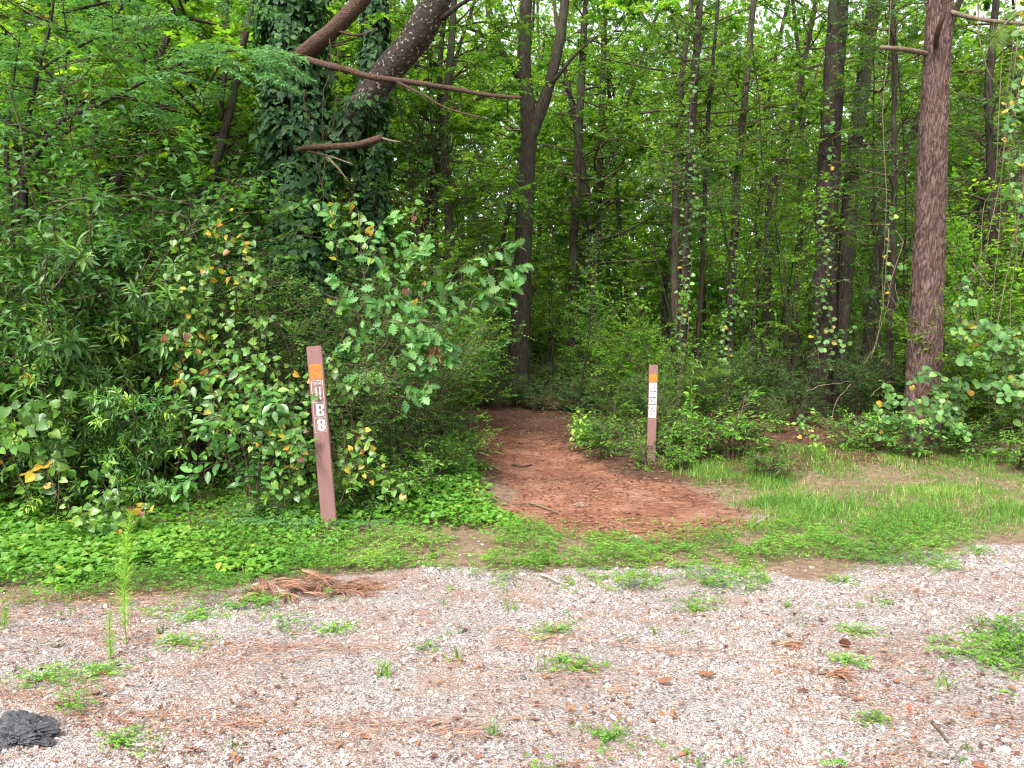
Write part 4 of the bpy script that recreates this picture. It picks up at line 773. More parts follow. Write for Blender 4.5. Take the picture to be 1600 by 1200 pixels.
# elliptic-leaved sapling left of the tall post
def cherry():
    rng = R_(710); D = 7.0; st = []; As = []
    for br in ([(392, 800), (388, 740), (375, 690), (350, 655), (310, 645), (275, 640)], [(395, 800), (396, 720), (390, 650), (370, 600), (340, 585), (310, 590)], [(398, 800), (405, 720), (412, 660), (405, 620), (385, 600)], [(396, 800), (420, 740), (440, 700), (455, 690)], [(390, 790), (375, 740), (350, 720), (320, 735), (290, 745)], [(398, 800), (415, 690), (430, 640), (445, 625)], [(392, 800), (380, 700), (352, 685), (330, 690)]):
        P = smooth_line([at(a, b, D - .35 * i / 5) for i, (a, b) in enumerate(br)], 18); P[0, 2] = float(H(P[0, 0], P[0, 1])); st.append((P, .007, .002)); As.append(along(rng, P, .042, .115, .058, .35, (0, -.5, .75), .3, 1.0, .3))
        for j in range(4):
            k = int(rng.integers(7, 17)); Q = walk(rng, P[k], nrm(P[k] - P[k - 1]) + rng.normal(0, .5, 3), rng.uniform(.18, .34), 5, .15, -.05); st.append((Q, .003, .0012)); As.append(along(rng, Q, .038, .105, .054, .35, (0, -.5, .75), .3, 1.0))
    A = cat(*As); leafy_thing('broadleaf_sapling', 'sapling with broad elliptic bright leaves beside the tall post', 'sapling', st[0][0][0], st, A, tints(rng, len(A[0]), 0, .85, .01, .9), 'ovate', M_cherry, 290)
cherry()
# the oak sapling leaning toward the trail
def oak():
    rng = R_(720); st = []; As = []; D = 8.3
    main = smooth_line([ground_pt(610, 8.8), at(612, 620, 8.7), at(590, 540, 8.6), at(575, 470, 8.5), at(565, 400, 8.4), at(560, 330, 8.4)], 20); st.append((main, .02, .006))
    BR = [([(596, 560), (620, 520), (660, 500), (690, 470), (730, 440), (770, 420), (805, 415)], 13, 8.0), ([(590, 540), (600, 500), (630, 480), (655, 470), (690, 450)], 9, 8.1), ([(690, 470), (710, 430), (745, 400), (790, 385)], 9, 7.9), ([(730, 440), (760, 460), (785, 480), (800, 450)], 9, 7.9), ([(605, 590), (630, 550), (660, 530), (690, 535)], 9, 8.0), ([(610, 600), (640, 580), (670, 560), (690, 560)], 6, 8.0), ([(608, 600), (590, 590), (575, 570), (560, 560)], 4, 8.1), ([(612, 620), (600, 585), (580, 575), (565, 580)], 6, 7.9), ([(580, 480), (600, 440), (640, 420), (660, 390)], 5, 8.3), ([(570, 430), (590, 390), (620, 370)], 5, 8.3), ([(565, 400), (540, 370), (520, 340)], 5, 8.4), ([(586, 520), (560, 490), (545, 480)], 6, 8.2), ([(600, 575), (625, 540), (650, 545), (665, 560)], 7, 7.9), ([(612, 610), (640, 600), (655, 585)], 4, 8.0), ([(575, 470), (600, 470), (625, 465), (640, 480)], 8, 8.1), ([(575, 470), (590, 430), (615, 410), (640, 400)], 8, 8.2), ([(585, 520), (610, 500), (640, 510), (668, 520)], 9, 7.9), ([(600, 570), (580, 540), (560, 530), (545, 535)], 7, 8.0), ([(608, 600), (625, 575), (640, 560), (650, 535)], 8, 7.9), ([(660, 500), (690, 510), (720, 490), (745, 470)], 8, 7.9), ([(565, 400), (585, 360), (600, 345)], 6, 8.3), ([(612, 620), (635, 620), (655, 610)], 5, 7.9), ([(590, 550), (605, 530), (600, 500), (590, 480)], 7, 7.9), ([(575, 480), (555, 450), (535, 440)], 6, 8.2)]
    for pts, nl, d in BR:
        P = smooth_line([at(a, b, d) for a, b in pts], 14); st.append((P, .006, .002)); L = np.linalg.norm(np.diff(P, axis=0), axis=1).sum()
        A = along(rng, P, max(.025, L * .45 / nl), .145, .10, .4, (0, -.7, .6), .55, .8, .3); As.append(A)
        tip = P[-1:]; A2 = twig_leaves(rng, np.repeat(tip, 3, 0), np.repeat(nrm(P[-1:] - P[-3:-2]), 3, 0), .07, 4, .14, .095, (30, 90), .4, .35, .5, (0, -.8, 0)); As.append(A2)
    A = cat(*As); e = leafy_thing('oak_sapling', 'oak sapling with pale lobed leaves leaning toward the trail', 'sapling', main[0], st, A, tints(rng, len(A[0]), 0, .82), 'oak', M_oak, 300)
    base = main[0]; c = at(678, 545, 7.9)
    for i in range(26):                                            # the dead brown bunch
        p = c + rng.normal(0, 1, 3) * (.05, .05, .09) - base; X, Z = frame(np.array((rng.normal(0, .3), rng.normal(0, .3), -1.)), np.array((rng.normal(0, 1), -1., .1))); Y = np.cross(Z, X); l = rng.uniform(.08, .13); w = l * .3
        o = put('dead_leaf', leaf_mesh('oak', M_dead, float(rng.uniform(.45, .8))), e); o.matrix_basis = Matrix(((X[0] * l, Y[0] * w, Z[0] * l, p[0]), (X[1] * l, Y[1] * w, Z[1] * l, p[1]), (X[2] * l, Y[2] * w, Z[2] * l, p[2]), (0, 0, 0, 1)))
oak()

# feathery-leaved tree (top of the thicket) and small feathery plants
def frond(rng, B, D, L, npair=7, nleaf=5, ll=.045, lw=.016, droop=.35):
    """Twice-feathered leaves: bases B, directions D."""
    As = []; rach = []
    for b, d in zip(B, D):
        P = walk(rng, b, d, L * rng.uniform(.7, 1.15), 8, .05, -droop * .12); rach.append(P); d0 = nrm(P[-1] - P[0]); S_ = nrm(np.cross(d0, UP)); tb, td, tl = [], [], []
        for j in range(npair):
            t = .25 + .75 * j / npair; k = min(7, int(t * 8)); p = P[k]; w = L * .42 * math.sin(math.pi * (.25 + .72 * j / npair))
            for s in (-1, 1): tb.append(p); td.append(nrm(S_ * s + d0 * .75 + rng.normal(0, .08, 3) - (0, 0, .15))); tl.append(w)
        tb.append(P[-1]); td.append(d0); tl.append(L * .16)
        As.append(twig_leaves(rng, np.array(tb), np.array(td), np.array(tl), nleaf * 2, ll, lw, (45, 65), .18, .18, 1.0, opp=True, t0=.2))
    return cat(*As), rach
def feathery_tree():
    rng = R_(730); D = 9.3; base = ground_pt(30, 9.6); e = empty('feathery_leaved_tree', base); tag(e, 'multi-stemmed tree with feathery blue-green fronds above the glossy shrubs', 'tree')
    B, Dd = [], []
    ST = [[(30, 640), (20, 420), (14, 300), (10, 230), (18, 150), (30, 60)], [(35, 640), (30, 400), (26, 300), (38, 250), (75, 200), (100, 180), (110, 120)], [(38, 640), (40, 380), (36, 280), (62, 235), (95, 190), (150, 165), (200, 140), (250, 118), (310, 112)], [(34, 640), (30, 420), (28, 300), (24, 220), (8, 190), (-30, 140)], [(36, 640), (38, 300), (42, 200), (60, 110), (80, 30), (90, -60)], [(95, 190), (102, 110), (104, 60), (98, 0)], [(250, 118), (290, 95), (340, 82), (380, 78)], [(150, 165), (200, 150), (240, 165), (300, 160)], [(60, 110), (130, 70), (200, 40), (280, 30)], [(98, 20), (180, 0), (260, -20), (350, -15)]]
    for i, s in enumerate(ST):
        P = smooth_line([at(a, b, D - (.1 * k if i in (2, 6, 7, 8, 9) else 0)) for k, (a, b) in enumerate(s)], 22); g = Geo(); v, f = tube(P - base, np.linspace(.05 if i < 5 else .018, .009, 22), 7, rng, .04); g.add(v, f); put('stem', g.mesh('stem', M_bark2), e)
        for k in range(7 if i < 5 else 9):
            q_ = int(rng.integers(12 if i < 5 else 5, 22)); B.append(P[q_]); Dd.append(nrm(nrm(P[q_] - P[q_ - 1]) * .6 + rng.normal(0, .6, 3) * (1, .8, .5) + (.2, -.35, .05)))
    for (a, b, d) in [(385, 88, 8.2), (400, 95, 8.1), (410, 110, 8.1), (405, 85, 8.2), (395, 120, 8.2), (380, 100, 8.3), (370, 80, 8.3), (345, 70, 8.4), (325, 90, 8.4)]:
        B.append(at(a, b, d)); Dd.append(nrm((rng.uniform(.7, 1), -.3, rng.uniform(-.45, .02))))
    A, rach = frond(rng, np.array(B), np.array(Dd), .56, 7, 4, .065, .025)
    g = Geo(); leaves(g, 'simple', (A[0] - base,) + A[1:], tints(rng, len(A[0]), 0, 1)); 
    for P in rach: v, f = sticks(P[:-1] - base, P[1:] - base, .0025, .002); g.add(v, f, .6, 0)
    put('crown', g.mesh('crown', [M_frond, M_twig]), e)
feathery_tree()
for (px, D, n, sz, lab) in ((425, 6.75, 9, .4, 'low feathery-leaved plant beside the foot of the tall post'), (575, 6.7, 4, .28, 'small feathery-leaved plant on the trail side of the tall post'), (350, 6.7, 4, .3, 'small feathery-leaved plant under the broad-leaved sapling')):
    rng = R_(int(px)); base = ground_pt(px, D); B = np.repeat((base + (0, 0, .08))[None], n, 0) + rng.normal(0, .06, (n, 3)) * (1, .6, 0); az = np.linspace(0, 6.28, n, endpoint=False) + rng.normal(0, .3, n); Dd = nrm(np.stack([np.cos(az), np.sin(az) * .7 - .3, np.full(n, .75)], 1))
    A, rach = frond(rng, B, Dd, sz, 8, 6, .018, .006, .8); e = empty('feathery_plant', base); tag(e, lab, 'plant', 'small feathery-leaved plants'); g = Geo(); leaves(g, 'cheap', (A[0] - base,) + A[1:], tints(rng, len(A[0]), 0, 1))
    for P in rach: v, f = sticks(P[:-1] - base, P[1:] - base, .002, .0015); g.add(v, f, .6, 0)
    put('foliage', g.mesh('foliage', M_frond), e, kind='stuff'); gs = Geo(); v, f = tube(np.array([(0, 0, -.05), (0, 0, .1), (.01, 0, .16)]), .006, 5); gs.add(v, f); put('stem', gs.mesh('stem', M_twig), e)

# round-leaved vines beyond the pine
def round_vine(label, lines, D, seed, every, L, nmax, odd=.05, t0=.1):
    rng = R_(seed); st = []; As = []
    for a in lines:
        P = smooth_line([at(p[0], p[1], D + rng.normal(0, .12)) for p in a], 18); P[1:-1] += rng.normal(0, .01, (16, 3)); st.append((P, .005, .002)); As.append(along(rng, P, every, L, L * 1.02, .3, (0, -.7, .6), .35, .9, t0))
        for j in range(3):
            k = int(rng.integers(5, 17)); Q = walk(rng, P[k], (rng.normal(0, .8), -.5, rng.normal(0, .4)), rng.uniform(.2, .45), 5, .25, -.04); st.append((Q, .0025, .0012)); As.append(along(rng, Q, every * .8, L, L * 1.02, .3, (0, -.7, .6), .35))
    A = cat(*As); b = min((s[0][np.argmin(s[0][:, 2])] for s in st), key=lambda p: p[2]); leafy_thing('round_leaved_vine', label, 'vine', (b[0], b[1], float(H(b[0], b[1]))), st, A, tints(rng, len(A[0]), 0, .82, odd, .88), 'round', M_vine_r, nmax, 'round-leaved vines beyond the pine', M_dtwig)
round_vine('round-leaved vine spreading low over the foot of the pine', [[(1470, 700), (1462, 660), (1440, 635), (1400, 625), (1370, 640)], [(1470, 700), (1480, 650), (1465, 600), (1430, 590)], [(1480, 700), (1500, 660), (1500, 620), (1470, 590), (1455, 575)], [(1440, 700), (1420, 670), (1385, 660), (1350, 668)], [(1500, 705), (1520, 680), (1490, 655), (1450, 650)], [(1470, 700), (1440, 655), (1410, 650), (1390, 655)], [(1480, 700), (1476, 640), (1490, 610), (1500, 590)]], 10.6, 741, .055, .085, 230)
round_vine('round-leaved vine hanging in the bright gap at the edge beyond the pine', [[(1600, 690), (1590, 610), (1560, 560), (1520, 530), (1490, 515)], [(1610, 660), (1600, 560), (1570, 520), (1540, 510), (1510, 500)], [(1620, 620), (1595, 540), (1560, 530)], [(1560, 640), (1550, 590), (1530, 560), (1500, 560)], [(1600, 640), (1580, 600), (1560, 600)], [(1510, 540), (1500, 500), (1505, 470), (1515, 450)]], 10.2, 742, .06, .09, 230)
round_vine('round-leaved vine with yellow leaves hanging high at the edge of the picture', [[(1590, 420), (1585, 330), (1575, 250), (1580, 180), (1600, 120)], [(1610, 400), (1600, 300), (1590, 210), (1570, 160)], [(1560, 250), (1575, 200), (1590, 150), (1600, 90)], [(1600, 60), (1585, 30), (1570, 0)]], 9.9, 743, .085, .085, 120, .14)
round_vine('round-leaved vine threading through the dark gap before the leaning pair', [[(1400, 480), (1385, 430), (1390, 360), (1400, 300)], [(1260, 560), (1290, 540), (1310, 530)], [(1290, 720), (1260, 690), (1250, 660), (1240, 650)]], 12.0, 744, .14, .08, 60, .1)
round_vine('leafy vine climbing the vine-twisted dark trunk', [[(1062, 600), (1076, 500), (1066, 400), (1086, 300), (1076, 200), (1094, 80)], [(1070, 600), (1062, 520), (1080, 420), (1070, 330), (1090, 240)]], 13.8, 745, .075, .075, 120, .03)
round_vine('leafy vine climbing the slender curving trunk', [[(1140, 600), (1138, 520), (1150, 440), (1146, 380), (1158, 300)], [(1136, 600), (1130, 560), (1140, 480)]], 14.8, 746, .08, .08, 80, .05)
round_vine('leafy vine climbing the thicker of the leaning pair', [[(1284, 600), (1276, 500), (1294, 420), (1284, 340), (1300, 240), (1296, 150)], [(1290, 600), (1300, 520), (1286, 450)]], 14.6, 747, .08, .08, 90, .03)
# bare hanging vines
rng = R_(750); HV = [[(1590, -50), (1580, 140), (1570, 300), (1560, 420), (1550, 560)], [(1615, 240), (1600, 380), (1580, 430), (1575, 520), (1565, 640)], [(1575, -40), (1560, 140), (1550, 280), (1530, 330), (1520, 420), (1490, 455), (1490, 432)], [(1590, 60), (1575, 180), (1560, 290), (1545, 380), (1530, 470), (1525, 560)], [(1625, 120), (1590, 330), (1560, 480), (1550, 600), (1552, 680)], [(1520, 410), (1535, 440), (1550, 465), (1558, 480)], [(1495, 455), (1515, 425), (1550, 415), (1580, 408)], [(1396, -60), (1388, 60), (1380, 180), (1384, 300), (1378, 420), (1382, 480), (1400, 500), (1418, 520)], [(1386, 330), (1388, 350), (1392, 380), (1376, 520), (1352, 570)], [(1400, 360), (1406, 380), (1396, 420), (1384, 480), (1360, 560)], [(1374, 470), (1394, 485), (1405, 470), (1400, 440)], [(1330, 600), (1305, 640), (1300, 700)], [(1530, 0), (1528, 60), (1545, 120), (1590, 170)], [(1360, 620), (1385, 598), (1410, 600)], [(1260, 610), (1300, 602), (1335, 600)],
      [(515, 60), (518, 110), (508, 150), (505, 190)], [(476, 140), (482, 190), (490, 235), (505, 290)], [(503, 190), (505, 260), (507, 330)], [(527, 60), (530, 130), (522, 220)], [(520, 200), (505, 215), (494, 240)]]
for i, s in enumerate(HV):
    D = 10.3 if i not in (7, 8, 9, 10, 11, 13, 14) else 11.9
    if i >= 15: D = 9.6
    P = smooth_line([at(a, b, D + rng.normal(0, .08)) for a, b in s], 22); P[1:] += np.cumsum(rng.normal(0, .008, (21, 3)), 0); b = P[np.argmin(P[:, 2])]; base = np.array((b[0], b[1], b[2]))
    g = Geo(); v, f = tube(P - base, np.linspace(.009, .004, 22) * rng.uniform(.7, 1.1), 5); g.add(v, f); o = put('hanging_vine', g.mesh('hanging_vine', M_dtwig if i < 15 else M_red), None, base)
    tag(o, 'bare brown vine hanging down the ivy-clad trunk' if i >= 15 else ('bare curling vine in the dark gap beside the pine trunk' if D > 11 else 'bare pale vine hanging in the tangle beyond the pine'), 'vine', ('bare vines on the ivy trunk' if i >= 15 else ('bare vines beside the pine' if D > 11 else 'bare vines beyond the pine')))
rng = R_(755)
for i in range(26):                                                  # thin dark stems upright in the wood
    D = rng.uniform(13, 24); px = rng.uniform(640, 1560)
    x = xat(px, D)
    if trail_w(x, D) > .1: continue
    P = walk(rng, (0, 0, -.1), (rng.normal(0, .1), rng.normal(0, .1), 1), rng.uniform(3, 8), 18, .06, .02); g = Geo(); v, f = tube(P, np.linspace(.014, .006, 19) * rng.uniform(.7, 1.6), 5); g.add(v, f)
    tag(put('bare_stem', g.mesh('bare_stem', M_bark2), None, (x, D, float(H(x, D)))), 'thin bare dark stem ' + spot(px, D, 16, 20), 'stem', 'bare stems among the shaded trunks')

# tall leafy stalk near the short post, yellow seedling by the trail
def stalk(name, label, pts, D, L, Wd, every, mat, seed, shape='lance', tl=(0, 1)):
    rng = R_(seed); P = smooth_line([at(a, b, D) for a, b in pts], 20); P[0, 2] = float(H(P[0, 0], P[0, 1])); As = [along(rng, P, every, L, Wd, .1, (0, -.4, .9), .35, 1.1, .12)]; st = [(P, .006, .002)]
    for k in range(5, 19, 2):
        Q = walk(rng, P[k], (rng.normal(0, 1), rng.normal(0, .6), .5), L * 1.5, 4, .1, -.03); st.append((Q, .0025, .001)); As.append(along(rng, Q, every * .8, L * .85, Wd * .85, .15, (0, -.4, .9), .35))
    A = cat(*As); return leafy_thing(name, label, 'plant', P[0], st, A, tints(rng, len(A[0]), *tl), shape, mat, 160, None, M_weed)
stalk('leafy_stalk', 'tall bright leafy stalk standing beyond the short post', [(1076, 712), (1080, 660), (1080, 610), (1084, 552)], 10.6, .085, .03, .03, M_weed, 761)
stalk('yellow_seedling', 'small yellow-green seedling beside the clay trail before the short post', [(906, 700), (900, 680), (908, 660), (906, 646)], 11.6, .11, .05, .04, M_weed, 762, 'ovate', (.85, 1))
stalk('climbing_seedling', 'thin pale seedling with heart-shaped leaves in front of the dark thicket', [(1292, 725), (1275, 700), (1262, 680), (1250, 660)], 10.2, .09, .05, .09, M_weed, 763, 'ovate', (.6, 1))
# thread-leaved fennel in the gravel
for (pts, D, s, lab) in (([(198, 1008), (194, 960), (196, 890), (203, 800)], 4.15, 1.0, 'tall wispy yellow-green fennel weed standing in the gravel'), ([(176, 1045), (172, 1010), (170, 955)], 3.95, .7, 'shorter wispy fennel weed beside the tall one in the gravel'), ([(4, 1010), (6, 980), (10, 950)], 4.3, .6, 'wispy fennel weed at the very edge of the picture')):
    rng = R_(int(pts[0][0]) + 770); P = smooth_line([at(a, b, D) for a, b in pts], 30); P[0, 2] = float(H(P[0, 0], P[0, 1])); base = P[0].copy(); e = empty('fennel_weed', base); tag(e, lab, 'weed', 'fennel weeds in the gravel')
    g = Geo(); v, f = tube(P - base, np.linspace(.004, .0012, 30), 5); g.add(v, f); put('stem', g.mesh('stem', M_weed), e)
    n = int(420 * s ** 2); k = rng.uniform(6, 29, n); i0 = k.astype(int); q_ = P[i0] + (P[np.minimum(i0 + 1, 29)] - P[i0]) * (k - i0)[:, None] - base; az = rng.uniform(0, 6.28, n); d = nrm(np.stack([np.cos(az), np.sin(az), rng.uniform(.4, 1.6, n)], 1)); w = (.07 * s * np.sin(np.clip(k / 29, 0, 1) * 2.6) + .01) * rng.uniform(.5, 1.2, n)
    m = q_ + d * w[:, None]; g = Geo(); v, f = sticks(q_, m, .0009, .0005); g.add(v, f, np.repeat(rng.random(n), 6)); put('foliage', g.mesh('foliage', M_fennel), e, kind='stuff')

# ------------------------------------------------------------------ low green cover
rng = R_(800)
def region_cover(x, y):
    """Broad-leaved creeper: under the left shrubs and down the left side of the trail."""
    n = fbm(x, y, 1.4, 41)
    a = sst(.0, .35, y - gravel_edge(x) - .35 + (n - .5) * .8) * sst(-.9, -1.9, x) * sst(9.2, 8.2, y)
    tl = np.interp(y, TY, TL); b = sst(6.6, 7.2, y + (n - .5)) * sst(13.5, 11.0, y) * sst(-.05, -.35, x - tl + (n - .5) * .6) * sst(-4.5, -3.5, x)
    return np.clip(np.maximum(a, b), 0, 1)
def region_clover(x, y):
    n = fbm(x, y, 1.7, 43); e = y - gravel_edge(x)
    a = sst(-.12, .15, e + (n - .5) * .9) * sst(1.75, 1.2, e + (n - .5) * 1.4) * sst(-3.4, -2.6, x) * sst(4.6, 3.6, x)
    gap = sst(.22, .08, np.abs(x + .35 + (n - .5) * .4)) * .8                       # the bare strip between the two green bands
    a = a * (1 - gap); a = a * (1 - .75 * trail_w(x, y) * sst(6.1, 6.5, y))
    c = sst(.5, .1, np.hypot((x - 2.75) / 1.0, (y - 4.0) / 1.0) + (n - .5) * .9)     # the patch in the gravel
    scr = .8 * sst(.60, .72, fbm(x, y, 2.3, 91)) * sst(-1.5, -.2, e) * sst(.1, -.05, e) + .5 * sst(.66, .76, fbm(x, y, 1.9, 93)) * (e < 0)
    return np.clip(np.maximum.reduce([a, c, scr]), 0, 1)
def region_grass(x, y):
    n = fbm(x, y, 1.2, 47); r_ = np.interp(y, TY, TR)
    a = sst(2.0, 2.7, x - (r_ - 2.0) * (y < 11) * .6 + (n - .5) * .8) * sst(6.3, 7.0, y) * sst(11.6, 10.3, y - .0 * x + (n - .5) * 1.2)
    b = sst(-.05, .2, y - gravel_edge(x) + (n - .5) * .6) * sst(-1.6, -3.0, x) * sst(6.2, 5.6, y)
    c = .3 * region_clover(x, y)
    d = .5 * sst(-.1, .25, y - gravel_edge(x) + (n - .5) * .8) * sst(2.0, 1.2, y - gravel_edge(x)) * sst(-3, -2, x) * (1 - trail_w(x, y))
    return np.clip(np.maximum.reduce([a * np.clip(.35 + 1.3 * n, 0, 1), b * n, c, d * .5]), 0, 1)
x, y = fan(rng, 60000, 4.6, 13.5, -120, 900, .9); k = rng.random(len(x)) < region_cover(x, y) ** 1.3; x, y = x[k], y[k]; n = len(x)
mound = .05 + .16 * fbm(x, y, 1.1, 53) * region_cover(x, y)
P = np.stack([x, y, H(x, y) + mound * rng.random(n) ** .6], 1); X, Z = frame(np.stack([rng.normal(0, 1, n), rng.normal(0, 1, n) - .4, rng.normal(-.05, .25, n)], 1), UP + rng.normal(0, .38, (n, 3)) + (0, -.15, 0)); l = rng.uniform(.032, .07, n) * np.clip(.75 + y / 28, .8, 1.1)
k = vnoise(x, y, .9, 55) > .52; g = Geo(); tt = np.clip(.15 + .7 * fbm(x, y, 1.3, 57) + rng.normal(0, .13, n), 0, .85); o_ = rng.random(n) < .012; tt[o_] = .97
leaves(g, 'ivy_s', sel((P, X, Z, l, l * .95), k), tt[k]); leaves(g, 'simple', sel((P, X, Z, l, l * .6), ~k), tt[~k])
tag(put('ground_cover', g.mesh('ground_cover', M_cover), kind='stuff'), 'bright green creeping leaves covering the ground below the shrubs')
# clover: three small leaflets each
x, y = fan(rng, 140000, 2.7, 8.6, -80, 1700, .7); lumps = fbm(x, y, 3.4, 59) + .5 * (vnoise(x, y, 11, 60) - .5); k = rng.random(len(x)) < region_clover(x, y) ** 1.6 * sst(.24, .5, lumps); x, y = x[k][:42000], y[k][:42000]; n = len(x)
hh = (.015 + .13 * sst(.32, .75, fbm(x, y, 3.4, 59)) + .03 * vnoise(x, y, 9, 62)) * np.clip(region_clover(x, y) + .3, 0, 1); b = np.stack([x, y, H(x, y) + hh * rng.uniform(.25, 1, n)], 1); az = rng.uniform(0, 6.28, n); nz = nrm(UP + rng.normal(0, .35, (n, 3))); As = []
for j in range(3):
    a = az + j * 2.094; X, Z = frame(np.stack([np.cos(a), np.sin(a), rng.normal(.05, .2, n)], 1), nz); l = rng.uniform(.012, .026, n); As.append((b, X, Z, l, l * .6))
g = Geo(); A = cat(*As); t = np.clip(.5 + (fbm(x, y, 2, 63) - .5) * 1.3 + rng.normal(0, .15, n), 0, 1); leaves(g, 'cheap', A, np.tile(t, 3))
b_ = b[::4]; v, f = sticks(b_ - np.stack([rng.normal(0, .01, len(b_)), rng.normal(0, .01, len(b_)), hh[::4] * .8], 1), b_, .0009, .0007); g.add(v, f, .3, 0)
tag(put('clover', g.mesh('clover', M_clover), kind='stuff'), 'low green clover along the edge of the gravel')
x, y = fan(rng, 60000, 4.6, 12, -120, 1720, .8); k = rng.random(len(x)) < region_grass(x, y) ** 1.25; x, y = x[k], y[k]
x2, y2 = fan(rng, 70000, 6.2, 12.2, 1080, 1760, .8); k = rng.random(len(x2)) < region_grass(x2, y2) ** 1.1 * np.clip(.10 + 1.2 * sst(.40, .60, fbm(x2, y2, 1.9, 68)), 0, 1); x = np.concatenate([x, x2[k]]); y = np.concatenate([y, y2[k]]); n = len(x); P = np.stack([x, y, H(x, y) - .005], 1)
tall = .045 + .15 * fbm(x, y, .9, 67) ** 1.3 * sst(6.3, 8.5, y) + .13 * sst(.52, .68, fbm(x, y, 2.1, 69)) * rng.random(n); g = Geo(); v, f, m = blades(rng, P, tall, .0045 + .004 * rng.random(n), 1.25, 2); g.add(v, f, np.repeat(np.clip(rng.normal(.40, .2, n) + .9 * (fbm(x, y, 1.5, 70) - .5) + (rng.random(n) < .06) * .5, 0, 1), m), 0, False)
tag(put('grass', g.mesh('grass', M_grass), kind='stuff'), 'patchy green grass between the gravel and the woods')
# woodland floor greenery
x, y = fan(rng, 9000, 11.5, 34, 300, 1700, 1.0); k = (trail_w(x, y) < .15) & (fbm(x, y, .8, 71) > .47); x, y = x[k], y[k]; n = len(x); B = np.stack([x, y, H(x, y) + rng.uniform(.02, .4, n) * fbm(x, y, .6, 73)], 1); D_ = nrm(rng.normal(0, 1, (n, 3)) * (1, 1, .2) + (0, 0, .35))
A = twig_leaves(rng, B, D_, .22, 6, .065, .035, jit=.4); g = Geo(); leaves(g, 'simple', A, tints(rng, len(A[0]), 0, .75, .01)); v, f = sticks(B - (0, 0, .1), B + D_ * .2, .002, .001); g.add(v, f, .5, 1)
tag(put('undergrowth', g.mesh('undergrowth', [M_dark, M_twig]), kind='stuff'), 'low dark undergrowth on the shaded woodland floor')

# ------------------------------------------------------------------ litter
x, y = fan(rng, 44000, 6.2, 30, -60, 1660, 1.0); d = np.maximum(sst(9.5, 11.5, y) * .9, trail_w(x, y) * (.4 + .6 * sst(.40, .55, fbm(x, y, 1.1, 81)))) * np.where(trail_w(x, y) > .85, .55 + .45 * sst(9, 13, y), 1); k = rng.random(len(x)) < d; x, y = x[k], y[k]; n = len(x)
P = np.stack([x, y, H(x, y) + .006 + .012 * rng.random(n)], 1); az = rng.uniform(0, 6.28, n); X, Z = frame(np.stack([np.cos(az), np.sin(az), rng.normal(0, .22, n)], 1), UP + rng.normal(0, .35, (n, 3))); l = rng.uniform(.025, .07, n)
g = Geo(); leaves(g, 'cheap', (P, X, Z, l, l * .5), rng.random(n) ** 1.3 * .85); tag(put('leaf_litter', g.mesh('leaf_litter', M_dead), kind='stuff'), 'brown fallen leaves strewn on the trail and woodland floor')
# needles and chaff on the gravel, lying in wavy drifts
x, y = fan(rng, 110000, 2.6, 11.0, -120, 1720, 1.0)
wav = np.abs(np.sin((y * 2.3 + .55 * x + 1.7 * fbm(x, y, .8, 83)) * 2.1)); drift = sst(.55, .1, wav) * sst(.42, .6, fbm(x, y, .9, 85)) + .10 + .5 * sst(.55, .75, fbm(x, y, 2.2, 87)); left = sst(-.8, -2.2, x) * sst(.5, 0., np.abs(y - gravel_edge(x) + .1)) * .8; cl = np.maximum(trail_w(x, y) * .7, .45 * sst(2.0, 2.6, x) * sst(6.6, 7.2, y) * sst(.42, .6, fbm(x, y, 1.4, 95)))
k = rng.random(len(x)) < np.clip(np.maximum.reduce([drift * .5 * gravel_w(x, y), left, cl]), 0, 1); x, y = x[k][:32000], y[k][:32000]; n = len(x)
az = np.where(rng.random(n) < .55, .15 + rng.normal(0, .4, n), rng.uniform(0, 6.28, n)); P = np.stack([x, y, H(x, y) + .008 + .012 * rng.random(n)], 1)
g = Geo(); v, f = straws(rng, P, .09, .0027, az, .08); g.add(v, f, np.repeat(rng.random(n), 5), 0, False); tag(put('pine_straw', g.mesh('pine_straw', M_straw), kind='stuff'), 'scattered reddish pine needles lying in drifts on the gravel')
x, y = fan(rng, 34000, 2.6, 7.8, -120, 1720, 1.0); k = rng.random(len(x)) < (.3 + .7 * sst(.48, .64, fbm(x, y, 1.2, 89))) * gravel_w(x, y) * .75; x, y = x[k], y[k]; n = len(x); P = np.stack([x, y, H(x, y) + .010 + .008 * rng.random(n)], 1); az = rng.uniform(0, 6.28, n); X, Z = frame(np.stack([np.cos(az), np.sin(az), rng.normal(0, .2, n)], 1), UP + rng.normal(0, .4, (n, 3))); l = rng.uniform(.008, .026, n) * np.where(rng.random(n) < .12, 1.9, 1)
g = Geo(); leaves(g, 'cheap', (P, X, Z, l, l * .45), rng.random(n) ** 1.4 * .9); tag(put('bark_litter', g.mesh('bark_litter', M_dead), kind='stuff'), 'small brown leaf and bark scraps among the gravel')

